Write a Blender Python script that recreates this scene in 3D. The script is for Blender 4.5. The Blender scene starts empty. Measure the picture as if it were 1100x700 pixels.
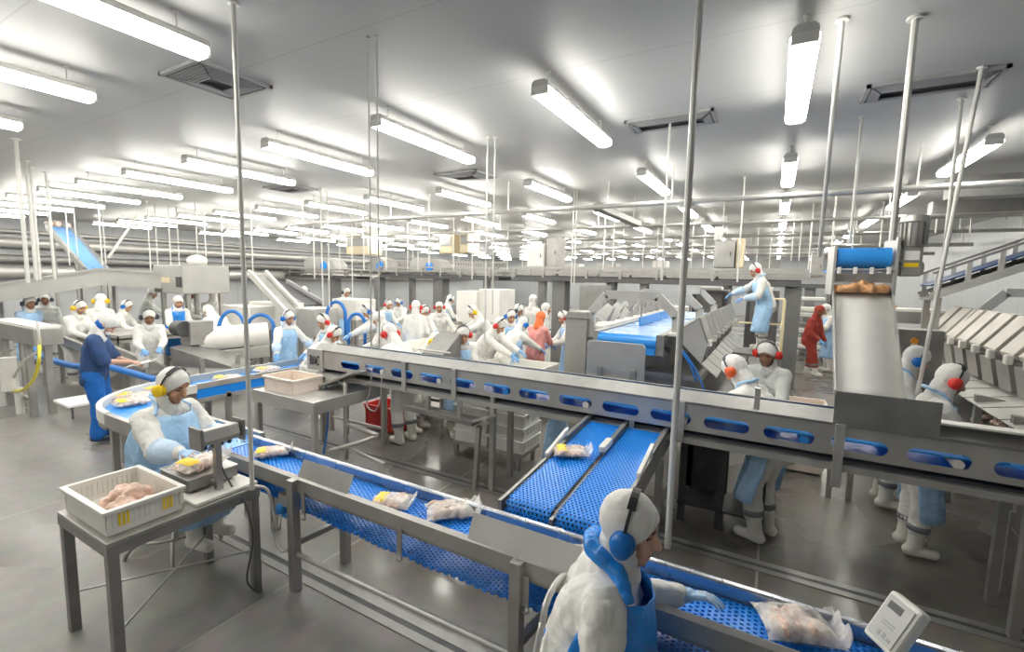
import bpy, bmesh, math, random
import numpy as np
from mathutils import Vector, Matrix
S = bpy.context.scene
COL = S.collection
rnd = random.Random(7)
PI = math.pi
def V(*a): return Vector(a)

# ------------------------------------------------------------------ camera model (1100x700)
F = 498.0; YAW, PITCH, ROLL = [math.radians(v) for v in (29.4, 6.0, 1.2)]; CAMZ = 2.2
_f = V(-math.sin(YAW)*math.cos(PITCH), math.cos(YAW)*math.cos(PITCH), -math.sin(PITCH))
_r = V(math.cos(YAW), math.sin(YAW), 0); _u = _r.cross(_f)
RT = _r*math.cos(ROLL)+_u*math.sin(ROLL); UP = -_r*math.sin(ROLL)+_u*math.cos(ROLL); FW = _f
EYE = V(0, 0, CAMZ)
def ray(x, y): return FW+RT*((x-550)/F)-UP*((y-350)/F)
def at_z(x, y, z):
    d = ray(x, y); return EYE+d*((z-CAMZ)/d.z)
def at_y(x, y, v):
    d = ray(x, y); return EYE+d*(v/d.y)
def at_x(x, y, v):
    d = ray(x, y); return EYE+d*(v/d.x)
def at_d(x, y, d): return EYE+ray(x, y)*d
cd = bpy.data.cameras.new('camera'); cam = bpy.data.objects.new('camera', cd); COL.objects.link(cam)
cam.matrix_world = Matrix(((RT.x, UP.x, -FW.x, 0), (RT.y, UP.y, -FW.y, 0), (RT.z, UP.z, -FW.z, CAMZ), (0, 0, 0, 1)))
cd.sensor_fit = 'HORIZONTAL'; cd.sensor_width = 36; cd.lens = F/1100*36; cd.clip_start = .05; cd.clip_end = 200
S.camera = cam

# ------------------------------------------------------------------ materials
MATS = {}
def mat(name, col, rough=.5, metal=0., noise=0., nscale=8., bump=0., bscale=40., spec=.5, alpha=1., coat=0., trans=0., stretch=None, emit=0., dist=0.):
    if name in MATS: return MATS[name]
    m = bpy.data.materials.new(name); m.use_nodes = True; nt = m.node_tree; n = nt.nodes; l = nt.links
    b = n['Principled BSDF']
    b.inputs['Base Color'].default_value = (*col, 1); b.inputs['Roughness'].default_value = rough
    b.inputs['Metallic'].default_value = metal; b.inputs['Specular IOR Level'].default_value = spec
    b.inputs['Alpha'].default_value = alpha; b.inputs['Coat Weight'].default_value = coat
    b.inputs['Transmission Weight'].default_value = trans
    if emit: b.inputs['Emission Color'].default_value = (*col, 1); b.inputs['Emission Strength'].default_value = emit
    tc = n.new('ShaderNodeTexCoord'); src = tc.outputs['Object']
    if stretch:
        mp = n.new('ShaderNodeMapping'); mp.inputs['Scale'].default_value = stretch; l.new(src, mp.inputs['Vector']); src = mp.outputs['Vector']
    if noise:
        t = n.new('ShaderNodeTexNoise'); t.inputs['Scale'].default_value = nscale; t.inputs['Detail'].default_value = 4
        l.new(src, t.inputs['Vector'])
        r = n.new('ShaderNodeValToRGB'); e = r.color_ramp.elements
        e[0].position = .3; e[1].position = .7
        e[0].color = (*[max(0, c*(1-noise)) for c in col], 1); e[1].color = (*[min(1, c*(1+noise)) for c in col], 1)
        l.new(t.outputs['Fac'], r.inputs['Fac']); l.new(r.outputs['Color'], b.inputs['Base Color'])
        mr = n.new('ShaderNodeMapRange'); mr.inputs['To Min'].default_value = max(.02, rough-.1); mr.inputs['To Max'].default_value = min(1, rough+.12)
        l.new(t.outputs['Fac'], mr.inputs['Value']); l.new(mr.outputs['Result'], b.inputs['Roughness'])
    if bump:
        t2 = n.new('ShaderNodeTexNoise'); t2.inputs['Scale'].default_value = bscale; t2.inputs['Detail'].default_value = 3; t2.inputs['Distortion'].default_value = dist
        l.new(src, t2.inputs['Vector']); bp = n.new('ShaderNodeBump'); bp.inputs['Strength'].default_value = bump; bp.inputs['Distance'].default_value = .02
        l.new(t2.outputs['Fac'], bp.inputs['Height']); l.new(bp.outputs['Normal'], b.inputs['Normal'])
    MATS[name] = m; return m
STEEL = mat('brushed_steel', (.43, .42, .40), .44, .7, .10, 5, .06, 60)
STEELD = mat('dull_steel', (.31, .305, .295), .48, .65, .14, 6, .05, 40)
STEELL = mat('satin_steel', (.55, .54, .515), .42, .6, .07, 5)
DARK = mat('dark_metal', (.09, .09, .095), .5, .4, .2, 7)
GREYM = mat('grey_paint', (.36, .36, .36), .5, .1, .08, 5)
WPLAST = mat('white_plastic', (.80, .785, .74), .42, 0, .05, 4)
WPAINT = mat('white_paint', (.66, .65, .62), .42, .0, .05, 3)
PIPEW = mat('pale_pipe', (.70, .69, .65), .4, .1, .05, 6)
BBELT = mat('blue_modular_belt', (.012, .27, .90), .32, 0, .10, 30, spec=.6)
BBELTF = mat('blue_flat_belt', (.03, .30, .82), .3, 0, .10, 4, spec=.6)
BBELTL = mat('blue_belt_reflection', (.38, .55, .80), .28, 0, .10, 3, spec=.6)  # pale reflection on the blue belt's top is mixed into its colour
BHOSE = mat('blue_hose', (.03, .20, .62), .35, 0, .08, 9)
YHOSE = mat('yellow_hose', (.82, .70, .06), .4)
SUIT = mat('white_suit', (.80, .79, .755), .8, 0, .04, 7, .9, 7, dist=1.6)
SUITG = mat('offwhite_suit', (.70, .72, .69), .8, 0, .03, 7, .9, 7, dist=1.6)
HOODM = mat('white_hood', (.81, .80, .77), .75, 0, .03, 9, .35, 13, dist=1.2)
APRB = mat('pale_blue_apron', (.40, .64, .93), .25, 0, .10, 6, .9, 8, spec=.6, dist=1.3)
APRD = mat('blue_apron', (.015, .27, .84), .22, 0, .18, 7, .9, 9, spec=.7, dist=1.5)
GLOVE = mat('blue_glove', (.18, .42, .80), .38, 0, .12, 30, .2, 40)
GLOVEP = mat('pale_blue_glove', (.40, .60, .86), .4, 0, .12, 30, .2, 40)
SLEEVE = mat('pale_blue_sleeve', (.58, .74, .92), .3, 0, .10, 12, .5, 20)
RUBBER = mat('white_rubber', (.78, .76, .70), .42, 0, .05, 6)
SHOE = mat('dark_shoe', (.03, .045, .09), .5)
NAVY = mat('navy_cloth', (.03, .075, .20), .8, 0, .10, 8, .4, 16)
BLUEC = mat('blue_cloth', (.01, .15, .55), .75, 0, .10, 8, .4, 16)
REDC = mat('red_cloth', (.42, .055, .035), .75, 0, .12, 8, .4, 16)
PINKC = mat('pink_plastic', (.74, .30, .27), .45, 0, .2, 9, .5, 16)
ORANGE = mat('orange_cloth', (.86, .20, .06), .7, 0, .08, 9)
CUFF = mat('grey_cuff', (.22, .22, .24), .7)
SKINS = [mat('skin_tan', (.52, .29, .18), .5, 0, .08, 20), mat('skin_brown', (.33, .165, .095), .5, 0, .08, 20), mat('skin_pale', (.66, .40, .30), .5, 0, .08, 20)]
EYEM = mat('eye_dark', (.03, .02, .015), .25); BROW = mat('brow', (.12, .065, .04), .7)
LIP = mat('lip', (.42, .16, .12), .45)
MUFF = {'yellow': mat('yellow_shell', (.92, .62, .01), .3), 'red': mat('red_shell', (.72, .035, .03), .3),
        'blue': mat('blue_shell', (.005, .17, .60), .3), 'orange': mat('orange_shell', (.85, .13, .03), .3), 'dark': mat('dark_shell', (.06, .065, .09), .4)}
BAND = mat('black_band', (.035, .035, .04), .4)
WIRE = mat('wire', (.5, .5, .5), .35, .9)
MEAT = mat('raw_chicken', (.80, .57, .46), .38, 0, .22, 26, .4, 40, spec=.7)
MEATO = mat('roast_meat', (.62, .33, .15), .4, 0, .45, 22, .4, 40)
YEL = mat('yellow_print', (.93, .66, .02), .3)
REDCR = mat('red_plastic', (.62, .045, .04), .4, 0, .08, 5)
PAPER = mat('paper', (.86, .85, .82), .8)
BEIGE = mat('beige_paint', (.74, .63, .43), .5)
YRAIL = mat('cream_rail', (.82, .72, .45), .45)
BUTR = mat('red_button', (.8, .03, .08), .3); BUTO = mat('orange_button', (.85, .33, .03), .3); BUTW = mat('white_button', (.8, .8, .7), .3)
def film():
    m = bpy.data.materials.new('clear_film'); m.use_nodes = True; nt = m.node_tree; n = nt.nodes; l = nt.links
    b = n['Principled BSDF']; b.inputs['Base Color'].default_value = (.88, .86, .82, 1); b.inputs['Roughness'].default_value = .12
    b.inputs['Specular IOR Level'].default_value = .9
    t = n.new('ShaderNodeTexNoise'); t.inputs['Scale'].default_value = 18; tc = n.new('ShaderNodeTexCoord'); l.new(tc.outputs['Object'], t.inputs['Vector'])
    mr = n.new('ShaderNodeMapRange'); mr.inputs['From Min'].default_value = .3; mr.inputs['From Max'].default_value = .7; mr.inputs['To Min'].default_value = .22; mr.inputs['To Max'].default_value = .70
    l.new(t.outputs['Fac'], mr.inputs['Value']); l.new(mr.outputs['Result'], b.inputs['Alpha'])
    bp = n.new('ShaderNodeBump'); bp.inputs['Strength'].default_value = .8; bp.inputs['Distance'].default_value = .02
    l.new(t.outputs['Fac'], bp.inputs['Height']); l.new(bp.outputs['Normal'], b.inputs['Normal'])
    return m
FILM = film()

# ------------------------------------------------------------------ mesh builder
WL = {}
def wl(o): return WL.get(o.name, Vector((0, 0, 0)))
class MB:
    def __init__(s): s.v = []; s.f = []; s.m = []
    def add(s, vs, fs, mi=0):
        k = len(s.v); s.v += [tuple(p) for p in vs]; s.f += [tuple(i+k for i in f) for f in fs]; s.m += [mi]*len(fs); return s
    def bx(s, x0, x1, y0, y1, z0, z1, mi=0):
        return s.add([(x0, y0, z0), (x1, y0, z0), (x1, y1, z0), (x0, y1, z0), (x0, y0, z1), (x1, y0, z1), (x1, y1, z1), (x0, y1, z1)],
                     [(0, 3, 2, 1), (4, 5, 6, 7), (0, 1, 5, 4), (1, 2, 6, 5), (2, 3, 7, 6), (3, 0, 4, 7)], mi)
    def ob(s, c, sz, M=None, mi=0):
        M = M or Matrix.Identity(3); c = Vector(c); h = [q/2 for q in sz]
        vs = [c+M@V(a*h[0], b*h[1], d*h[2]) for d in (-1, 1) for a, b in ((-1, -1), (1, -1), (1, 1), (-1, 1))]
        return s.add(vs, [(0, 3, 2, 1), (4, 5, 6, 7), (0, 1, 5, 4), (1, 2, 6, 5), (2, 3, 7, 6), (3, 0, 4, 7)], mi)
    def bar(s, p, q, w, h, up=(0, 0, 1), mi=0):
        p, q = Vector(p), Vector(q); d = q-p; L = d.length; x = d/L; u = Vector(up)
        if abs(x.dot(u)) > .98: u = V(1, 0, 0)
        y = u.cross(x).normalized(); z = x.cross(y)
        return s.ob((p+q)/2, (L, w, h), Matrix((x, y, z)).transposed(), mi)
    def tube(s, pts, r, n=10, mi=0, cap=True, rs=None):
        pts = [Vector(p) for p in pts]; k = len(s.v); N = len(pts); prev = None; vs = []; fs = []
        for i, p in enumerate(pts):
            d = (pts[min(i+1, N-1)]-pts[max(i-1, 0)]).normalized()
            if prev is None:
                a = V(0, 0, 1) if abs(d.z) < .9 else V(1, 0, 0); x = d.cross(a).normalized()
            else: x = (prev-d*prev.dot(d)).normalized()
            prev = x; y = d.cross(x); rr = rs[i] if rs else r
            vs += [p+(x*math.cos(2*PI*j/n)+y*math.sin(2*PI*j/n))*rr for j in range(n)]
        for i in range(N-1):
            for j in range(n): fs.append((i*n+j, i*n+(j+1) % n, (i+1)*n+(j+1) % n, (i+1)*n+j))
        if cap: fs.append(tuple(range(n))[::-1]); fs.append(tuple((N-1)*n+j for j in range(n)))
        return s.add(vs, fs, mi)
    def cyl(s, p, q, r, n=16, mi=0, r2=None): return s.tube([p, q], r, n, mi, True, [r, r if r2 is None else r2])
    def sph(s, c, r, nu=12, nv=8, M=None, mi=0):
        c = Vector(c); r = (r, r, r) if not hasattr(r, '__len__') else r; M = M or Matrix.Identity(3)
        vs = [c+M@V(0, 0, -r[2])]
        for i in range(1, nv):
            t = -PI/2+PI*i/nv
            vs += [c+M@V(r[0]*math.cos(t)*math.cos(2*PI*j/nu), r[1]*math.cos(t)*math.sin(2*PI*j/nu), r[2]*math.sin(t)) for j in range(nu)]
        vs.append(c+M@V(0, 0, r[2])); fs = [(0, 1+(j+1) % nu, 1+j) for j in range(nu)]
        for i in range(nv-2):
            for j in range(nu): a = 1+i*nu; fs.append((a+j, a+(j+1) % nu, a+nu+(j+1) % nu, a+nu+j))
        t = len(vs)-1; a = 1+(nv-2)*nu; fs += [(a+j, a+(j+1) % nu, t) for j in range(nu)]
        return s.add(vs, fs, mi)
    def prism(s, poly, axis, a, b, mi=0):
        # poly: 2-D points in the plane normal to axis ('x': (y,z), 'y': (x,z), 'z': (x,y))
        def P(u, v, w): return {'x': (w, u, v), 'y': (u, w, v), 'z': (u, v, w)}[axis]
        n = len(poly); vs = [P(u, v, a) for u, v in poly]+[P(u, v, b) for u, v in poly]
        return s.add(vs, [tuple(range(n))[::-1], tuple(range(n, 2*n))]+[(i, (i+1) % n, n+(i+1) % n, n+i) for i in range(n)], mi)
    def cap(s, p, q, r0, r1, n=12):
        p, q = Vector(p), Vector(q); s.sph(p, r0, n, 8); s.sph(q, r1, n, 8)
        d = q-p
        if d.length > 1e-4: s.tube([p, q], r0, n, 0, True, [r0, r1])
        return s
    def mesh(s, name, off=(0, 0, 0)):
        me = bpy.data.meshes.new(name); o = Vector(off)
        me.from_pydata([(a-o.x, b-o.y, c-o.z) for a, b, c in s.v], [], s.f)
        if any(s.m): me.polygons.foreach_set('material_index', s.m)
        bm = bmesh.new(); bm.from_mesh(me); bmesh.ops.recalc_face_normals(bm, faces=bm.faces); bm.to_mesh(me); bm.free()
        return me
    def build(s, name, m, parent=None, smooth=False, bevel=0, mats=None):
        if parent is not None: off = wl(parent)
        else:
            xs = [p[0] for p in s.v]; ys = [p[1] for p in s.v]; off = V((min(xs)+max(xs))/2, (min(ys)+max(ys))/2, min(p[2] for p in s.v))
        me = s.mesh(name, off); o = bpy.data.objects.new(name, me); COL.objects.link(o)
        for k in (mats or [m]): me.materials.append(k)
        if smooth:
            if smooth is True: me.shade_smooth()
            else:
                me.shade_smooth()
                try: me.set_sharp_from_angle(angle=math.radians(smooth))
                except Exception: pass
        if bevel:
            b = o.modifiers.new('bevel', 'BEVEL'); b.width = bevel; b.segments = 2; b.limit_method = 'ANGLE'
        WL[o.name] = Vector(off)
        if parent is not None: o.parent = parent
        else: o.location = off
        return o
def tag(o, label=None, cat=None, group=None, kind=None):
    if label: o['label'] = label
    if cat: o['category'] = cat
    if group: o['group'] = group
    if kind: o['kind'] = kind
    return o
def thing(name, label, cat, loc, group=None):
    o = bpy.data.objects.new(name, None); COL.objects.link(o); o.location = loc; WL[o.name] = Vector(loc); o.empty_display_size = .2
    return tag(o, label, cat, group)
def struct(name, mb, m, **k): return tag(mb.build(name, m, None, **k), kind='structure')
def copy_tree(o, parent=None):
    c = o.copy(); COL.objects.link(c); WL[c.name] = wl(o)
    if parent is not None: c.parent = parent
    for ch in list(o.children): copy_tree(ch, c)
    return c
def dup(o, loc, rz=None, label=None, group=None, scale=None):
    c = copy_tree(o); c.location = loc
    if rz is not None: c.rotation_euler = (0, 0, rz)
    if label: c['label'] = label
    if group: c['group'] = group
    if scale: c.scale = (scale,)*3
    return c
def lerp(a, b, t): return Vector(a)*(1-t)+Vector(b)*t
def smoothpath(pts, n=6):
    pts = [Vector(p) for p in pts]; out = []
    for i in range(len(pts)-1):
        p0, p1, p2, p3 = pts[max(i-1, 0)], pts[i], pts[i+1], pts[min(i+2, len(pts)-1)]
        for k in range(n):
            t = k/n; out.append(.5*((2*p1)+(p2-p0)*t+(2*p0-5*p1+4*p2-p3)*t*t+(3*p1-p0-3*p2+p3)*t**3))
    return out+[pts[-1]]
def remesh(mb, name, voxel, smooth=4, off=(0, 0, 0), disp=0, dscale=.1, zmin=None):
    me = mb.mesh('tmp', off); o = bpy.data.objects.new('tmp', me); COL.objects.link(o)
    r = o.modifiers.new('r', 'REMESH'); r.mode = 'VOXEL'; r.voxel_size = voxel; r.use_smooth_shade = True
    if disp:
        tx = bpy.data.textures.new('clouds', 'CLOUDS'); tx.noise_scale = dscale; tx.noise_depth = 2
        d = o.modifiers.new('d', 'DISPLACE'); d.texture = tx; d.strength = disp; d.mid_level = .5; d.texture_coords = 'LOCAL'
    if smooth:
        q = o.modifiers.new('s', 'SMOOTH'); q.factor = .5; q.iterations = smooth
    dg = bpy.context.evaluated_depsgraph_get(); dg.update()
    out = bpy.data.meshes.new_from_object(o.evaluated_get(dg)); out.name = name
    bpy.data.objects.remove(o); bpy.data.meshes.remove(me)
    if zmin is not None:
        for v in out.vertices:
            if v.co.z < zmin: v.co.z = zmin
    out.shade_smooth()
    return out
def mobj(name, me, m, parent, mats=None):
    o = bpy.data.objects.new(name, me); COL.objects.link(o)
    if not me.materials:
        for k in (mats or [m]): me.materials.append(k)
    elif m is not None and me.materials[0] != m:
        o.material_slots[0].link = 'OBJECT'; o.material_slots[0].material = m
    o.parent = parent; WL[o.name] = wl(parent) if parent else Vector((0, 0, 0))
    return o
LAMP = 9.0; EXPOSURE = 1.8
# ------------------------------------------------------------------ people
def RotY(a): return Matrix.Rotation(a, 3, 'Y')
def RotZ(a): return Matrix.Rotation(a, 3, 'Z')
def ik(a, c, l1, l2, hint):
    a, c = Vector(a), Vector(c); d = c-a; L = d.length; mx = (l1+l2)*.995
    if L > mx: c = a+d*(mx/L); d = c-a; L = mx
    x = d/L; h = Vector(hint); h = (h-x*h.dot(x)).normalized()
    k = (l1*l1-l2*l2+L*L)/(2*L); q = math.sqrt(max(l1*l1-k*k, 0))
    return a+x*k+h*q, c
POSES = {
 'work':  dict(lean=14, head=18, wl=(.44, .10, 1.02), wr=(.43, -.13, 1.0)),
 'lean':  dict(lean=36, head=22, wl=(.66, .10, .98), wr=(.62, -.14, .95)),
 'bend':  dict(lean=52, head=24, wl=(.72, .12, .86), wr=(.70, -.14, .84)),
 'table': dict(lean=22, head=28, wl=(.58, .10, 1.0), wr=(.60, -.14, .97)),
 'reach': dict(lean=20, head=16, wl=(.40, .16, 1.0), wr=(.66, -.05, 1.02)),
 'stand': dict(lean=3, head=6, wl=(.10, .26, .82), wr=(.12, -.25, .84)),
 'cross': dict(lean=5, head=8, wl=(.30, -.02, 1.12), wr=(.30, .06, 1.06)),
 'write': dict(lean=7, head=46, wl=(.36, .08, 1.02), wr=(.38, -.08, 1.05)),
 'walk':  dict(lean=12, head=14, wl=(.18, .24, .84), wr=(.30, -.20, .92), al=(-.10, .10, .08), ar=(.24, -.10, .08)),
 'spread': dict(lean=10, head=14, wl=(.34, .44, .92), wr=(.36, -.42, .95)),
 'sit_scale': dict(seat=.60, lean=8, head=20, hyaw=8, eh=(-.3, .35, -1), wl=(.50, .14, .93), wr=(.52, -.27, .94), al=(.36, .10, .20), ar=(.43, -.12, .22), bulk=1.2, fine=1),
 'sit_belt': dict(seat=.56, lean=18, head=0, hyaw=-4, wl=(.41, .32, .84), wr=(.38, -.24, .70), al=(.42, .12, .08), ar=(.42, -.12, .08), bulk=1.2, fine=1),
}
def hand_caps(mb, W, D, N, side, curl, g=0.0):
    # W wrist, D pointing direction, N back-of-hand normal, side +1: thumb towards +(D x N)
    D = Vector(D).normalized(); N = Vector(N); N = (N-D*N.dot(D)).normalized(); T = D.cross(N)*side
    W = Vector(W)
    for k in range(4):
        s = (k-1.5)*.019
        mb.cap(W+D*.015-T*s*.5, W+D*.085-T*s, .017+g, .0125+g, 8)
    L = (.072, .080, .074, .058)
    for k in range(4):
        s = (1.5-k)*.0205; p = W+D*(.088-.004*abs(k-1.2))+T*s; a = 0.25*curl; rr = .0098-.0004*k+g
        for j, fr in enumerate((.45, .32, .25)):
            a += curl*(.55 if j else .35); d = (D*math.cos(a)-N*math.sin(a)+T*(1.5-k)*.13).normalized()
            q = p+d*L[k]*fr; mb.cap(p, q, rr, rr*.93, 8); p = q; rr *= .93
    p = W+D*.03+T*.026
    for fr, (cd_, ct, cn) in zip((.042, .032, .026), ((.62, .72, .25), (.85, .35, .35+.3*curl), (.9, .05, .4+.4*curl))):
        q = p+(D*cd_+T*ct-N*cn).normalized()*fr; mb.cap(p, q, .0135+g, .0115+g, 8); p = q
FIG = {}
def figure(pose, flavour='uniform'):
    key = (pose, flavour)
    if key in FIG: return FIG[key]
    p = POSES[pose]; R = {}; fine = p.get('fine'); bk = p.get('bulk', 1.0)
    seat = p.get('seat'); lean = math.radians(p['lean']); u = V(math.sin(lean), 0, math.cos(lean)); fr = V(math.cos(lean), 0, -math.sin(lean))
    pz = (seat+.10) if seat else .945-.22*max(0, lean-.45)
    P = V(-.08*math.sin(lean)*2 if not seat else 0, 0, pz)
    C = P+u*.30; N = P+u*.50
    hp = lean*.55+math.radians(p['head']); HR = RotY(hp) @ RotZ(math.radians(p.get('hyaw', 0)))
    Hc = N+V(math.sin(hp*.8), 0, math.cos(hp*.8))*.138+fr*.02
    def HL(x, y, z): return Hc+HR@V(x, y, z)
    sh = {}; el = {}; wr = {}; hi = {}; kn = {}; an = {}
    for s, c in ((1, 'l'), (-1, 'r')):
        sh[s] = P+u*.400+V(0, s*.162*(1+(bk-1)*.5), 0)
        el[s], wr[s] = ik(sh[s], p['w'+c], .285, .255, (lambda e: (e[0], e[1]*s, e[2]))(p.get('eh', (-.35, .5, -1))))
        hi[s] = P+V(0, s*.088, -.03); a = p.get('a'+c, (P.x*.6+.02, s*.105, .08))
        kn[s], an[s] = ik(hi[s], a, .412, .405, (1, s*.08, .15 if seat else 0))
    # body: one continuous surface
    b = MB()
    for s in (1, -1):
        b.cap(P+V(0, s*.05, 0), C+V(0, s*.055, 0), .10, .10); b.cap(C+V(0, s*.055, 0), P+u*.41+V(0, s*.07, 0), .10, .07)
        b.cap(P+u*.42+V(0, s*.05, 0), sh[s], .065, .055)
        b.cap(sh[s], el[s], .052, .042); b.cap(el[s], wr[s], .042, .028)
        b.cap(hi[s], kn[s], .088, .058); b.cap(kn[s], an[s], .056, .040)
        d = V(1, s*.12, 0); b.cap(an[s]+V(-.03, 0, -.03), an[s]+d*.11+V(0, 0, -.040), .038, .030)
        D = (wr[s]-el[s]).normalized(); hand_caps(b, wr[s], D, V(0, 0, 1)+V(0, s*.3, 0), -s, .6)
    b.cap(P+u*.40, Hc+HR@V(-.02, 0, -.05), .06, .055)
    b.sph(HL(-.012, 0, .03), (.098, .078, .10), 16, 12, HR); b.sph(HL(.022, 0, -.045), (.072, .062, .075), 16, 12, HR)
    b.cap(HL(.055, .0, -.088), HL(.06, 0, -.10), .03, .026); b.cap(HL(.085, 0, .012), HL(.108, 0, -.028), .012, .017, 10)
    for s in (1, -1):
        b.sph(HL(.055, s*.036, -.03), .032, 10, 8); b.cap(HL(.080, s*.012, .033), HL(.068, s*.05, .030), .012, .010, 8)
        b.sph(HL(-.008, s*.080, -.01), (.028, .012, .034), 10, 8, HR)
    b.cap(HL(.083, -.02, -.066), HL(.083, .02, -.066), .010, .010, 8); b.cap(HL(.080, -.016, -.077), HL(.080, .016, -.077), .010, .010, 8)
    me = remesh(b, 'body', .0075 if fine else .013, 2)
    R['body'] = me
    HRi = HR.transposed()
    idx = []
    for f in me.polygons:
        q = HRi@(f.center-Hc); k = 0
        if q.x > .06:
            if abs(q.z+.0715) < .012 and abs(q.y) < .026: k = 1
            elif abs(abs(q.y)-.031) < .014 and abs(q.z-.008) < .0055 and q.x > .05: k = 2
            elif abs(abs(q.y)-.030) < .019 and abs(q.z-.034) < .0045: k = 3
        idx.append(k)
    R['body_idx'] = idx
    # jacket
    j = MB(); g = bk
    for s in (1, -1):
        j.cap(P-u*.10+V(0, s*.065*g, 0), P+u*.12+V(0, s*.062*g, 0), .132*g, .128*g)
        j.cap(P+u*.12+V(0, s*.062*g, 0), C+V(0, s*.07*g, 0), .128*g, .128*g); j.cap(C+V(0, s*.07*g, 0), P+u*.40+V(0, s*.08, 0), .128*g, .088)
        j.cap(P+u*.43+V(0, s*.04, 0), sh[s]+V(0, 0, -.01), .075, .072)
        if flavour == 'scrubs':
            m_ = lerp(sh[s], el[s], .95); j.cap(sh[s], m_, .078, .082)
        else:
            w_ = lerp(el[s], wr[s], .90); j.cap(sh[s], el[s], .074*(1+(bk-1)*.6), .066*(1+(bk-1)*.4)); j.cap(el[s], w_, .064*(1+(bk-1)*.4), .047)
    j.cap(P+u*.40, N+u*.0, .085, .066)
    R['jacket'] = remesh(j, 'jacket', .011 if fine else .018, 3, disp=.036 if fine else .030, dscale=.075 if fine else .09)
    t = MB()
    t.cap(P+V(0, .05, 0), P+V(0, -.05, 0), .125*g, .125*g)
    for s in (1, -1):
        a_ = lerp(kn[s], an[s], .62 if flavour != 'scrubs' else .97); t.cap(hi[s], kn[s], .118*(1+(bk-1)*.5), .085); t.cap(kn[s], a_, .083, .078 if flavour != 'scrubs' else .085)
    R['trousers'] = remesh(t, 'trousers', .014 if fine else .02, 3, disp=.026, dscale=.09)
    for s in (1, -1):
        m_ = MB(); A = an[s]
        if flavour == 'scrubs':
            m_.cap(A+V(-.05, 0, -.035), A+V(.13, s*.012, -.04), .045, .040)
        else:
            m_.cap(lerp(kn[s], A, .52), A+V(-.005, 0, -.01), .066, .058); m_.cap(A+V(-.04, 0, -.032), A+V(.13, s*.014, -.036), .05, .044)
        R['boot_%d' % s] = remesh(m_, 'boot', .012, 2, zmin=(an[s].z-.08))
        if flavour != 'scrubs':
            c_ = MB(); q0, q1 = lerp(kn[s], A, .50), lerp(kn[s], A, .62); c_.tube([q0, q1], .082, 16, 0, True, [.084, .080]); R['cuff_%d' % s] = c_.mesh('cuff'); R['cuff_%d' % s].shade_smooth()
        h_ = MB(); D = (wr[s]-el[s]).normalized(); hd = p.get('hd%d' % s, D); 
        hand_caps(h_, wr[s], hd, V(0, 0, 1)+V(0, s*.3, 0), -s, .55, .0004 if fine else .001); h_.cap(wr[s]-D*.07, wr[s]+D*.02, .042, .030)
        R['glove_%d' % s] = remesh(h_, 'glove', .0045 if fine else .009, 2)
        v_ = MB(); v_.tube([lerp(el[s], wr[s], .15), lerp(el[s], wr[s], .5), lerp(el[s], wr[s], .88)], .06, 16, 0, True, [.080*(1+(bk-1)*.6), .074*(1+(bk-1)*.6), .054]); R['sleeve_%d' % s] = v_.mesh('sleeve'); R['sleeve_%d' % s].shade_smooth()
    # hood with a face opening
    h = MB(); h.sph(HL(-.016, 0, .034), (.112, .094, .112), 20, 14, HR); h.sph(HL(.010, 0, -.05), (.086, .079, .088), 18, 12, HR)
    if flavour != 'cap':
        h.cap(HL(-.03, 0, -.07), N-u*.06, .078, .105); 
    me = remesh(h, 'hood', .007 if fine else .010, 3, disp=.010, dscale=.06)
    bm = bmesh.new(); bm.from_mesh(me); dele = []
    for f in bm.faces:
        q = HRi@(f.calc_center_median()-Hc)
        zz = (q.z+.026)/.098; yy = q.y/.074
        if q.x > .012 and zz*zz+yy*yy < 1: dele.append(f)
        elif flavour == 'cap' and q.z < -.01-.3*q.x: dele.append(f)
    bmesh.ops.delete(bm, geom=dele, context='FACES'); bm.to_mesh(me); bm.free(); R['hood'] = me
    # ear muffs
    e = MB(); pts = []
    for k in range(17):
        a = PI*k/16; pts.append(HL(-.012, math.cos(a)*.108, .012+math.sin(a)*.142))
    for k in range(16):
        e.bar(pts[k], lerp(pts[k], pts[k+1], 1.08), .006, .030 if 4 <= k <= 11 else .012, HR@V(1, 0, 0))
    R['band'] = e.mesh('headband')
    for s in (1, -1):
        q = MB(); M = HR; q.sph(HL(-.012, s*.122, -.012), (.041, .026, .050), 18, 12, M); q.cyl(HL(-.012, s*.088, -.012), HL(-.012, s*.112, -.012), .046, 18)
        R['cup_%d' % s] = q.mesh('ear_cup'); R['cup_%d' % s].shade_smooth()
    # apron: sheet wrapped round the front
    rings = []
    for t_, w_, d_ in ((.44, .13, .135), (.37, .175, .158), (.28, .205, .17), (.18, .22, .175), (.08, .215, .17), (0.0, .22, .175)):
        rings.append((P+u*t_, fr, w_*bk, d_*bk*(1.2 if seat and t_ < .33 else 1)))
    if seat:
        for t_ in (.25, .55, .85, 1.04):
            m_ = (lerp(hi[1], kn[1], t_)+lerp(hi[-1], kn[-1], t_))/2; rings.append((m_, V(.25, 0, 1).normalized(), .245, .165))
        m_ = (lerp(kn[1], an[1], .3)+lerp(kn[-1], an[-1], .3))/2; rings.append((m_, V(1, 0, .3).normalized(), .24, .155))
        m_ = (lerp(kn[1], an[1], .7)+lerp(kn[-1], an[-1], .7))/2; rings.append((m_, V(1, 0, 0), .23, .15))
    else:
        for k, z_ in enumerate((.82, .70, .58, .46, .36)):
            x_ = (kn[1].x+kn[-1].x)/2*.9 if k > 1 else P.x; rings.append((V(P.x*(1-k*.2)+x_*k*.2, 0, z_*pz/.915), V(1, 0, 0), .225+.004*k, .195))
    a_ = MB(); n = 22; vs = []
    rr = random.Random(5)
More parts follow.
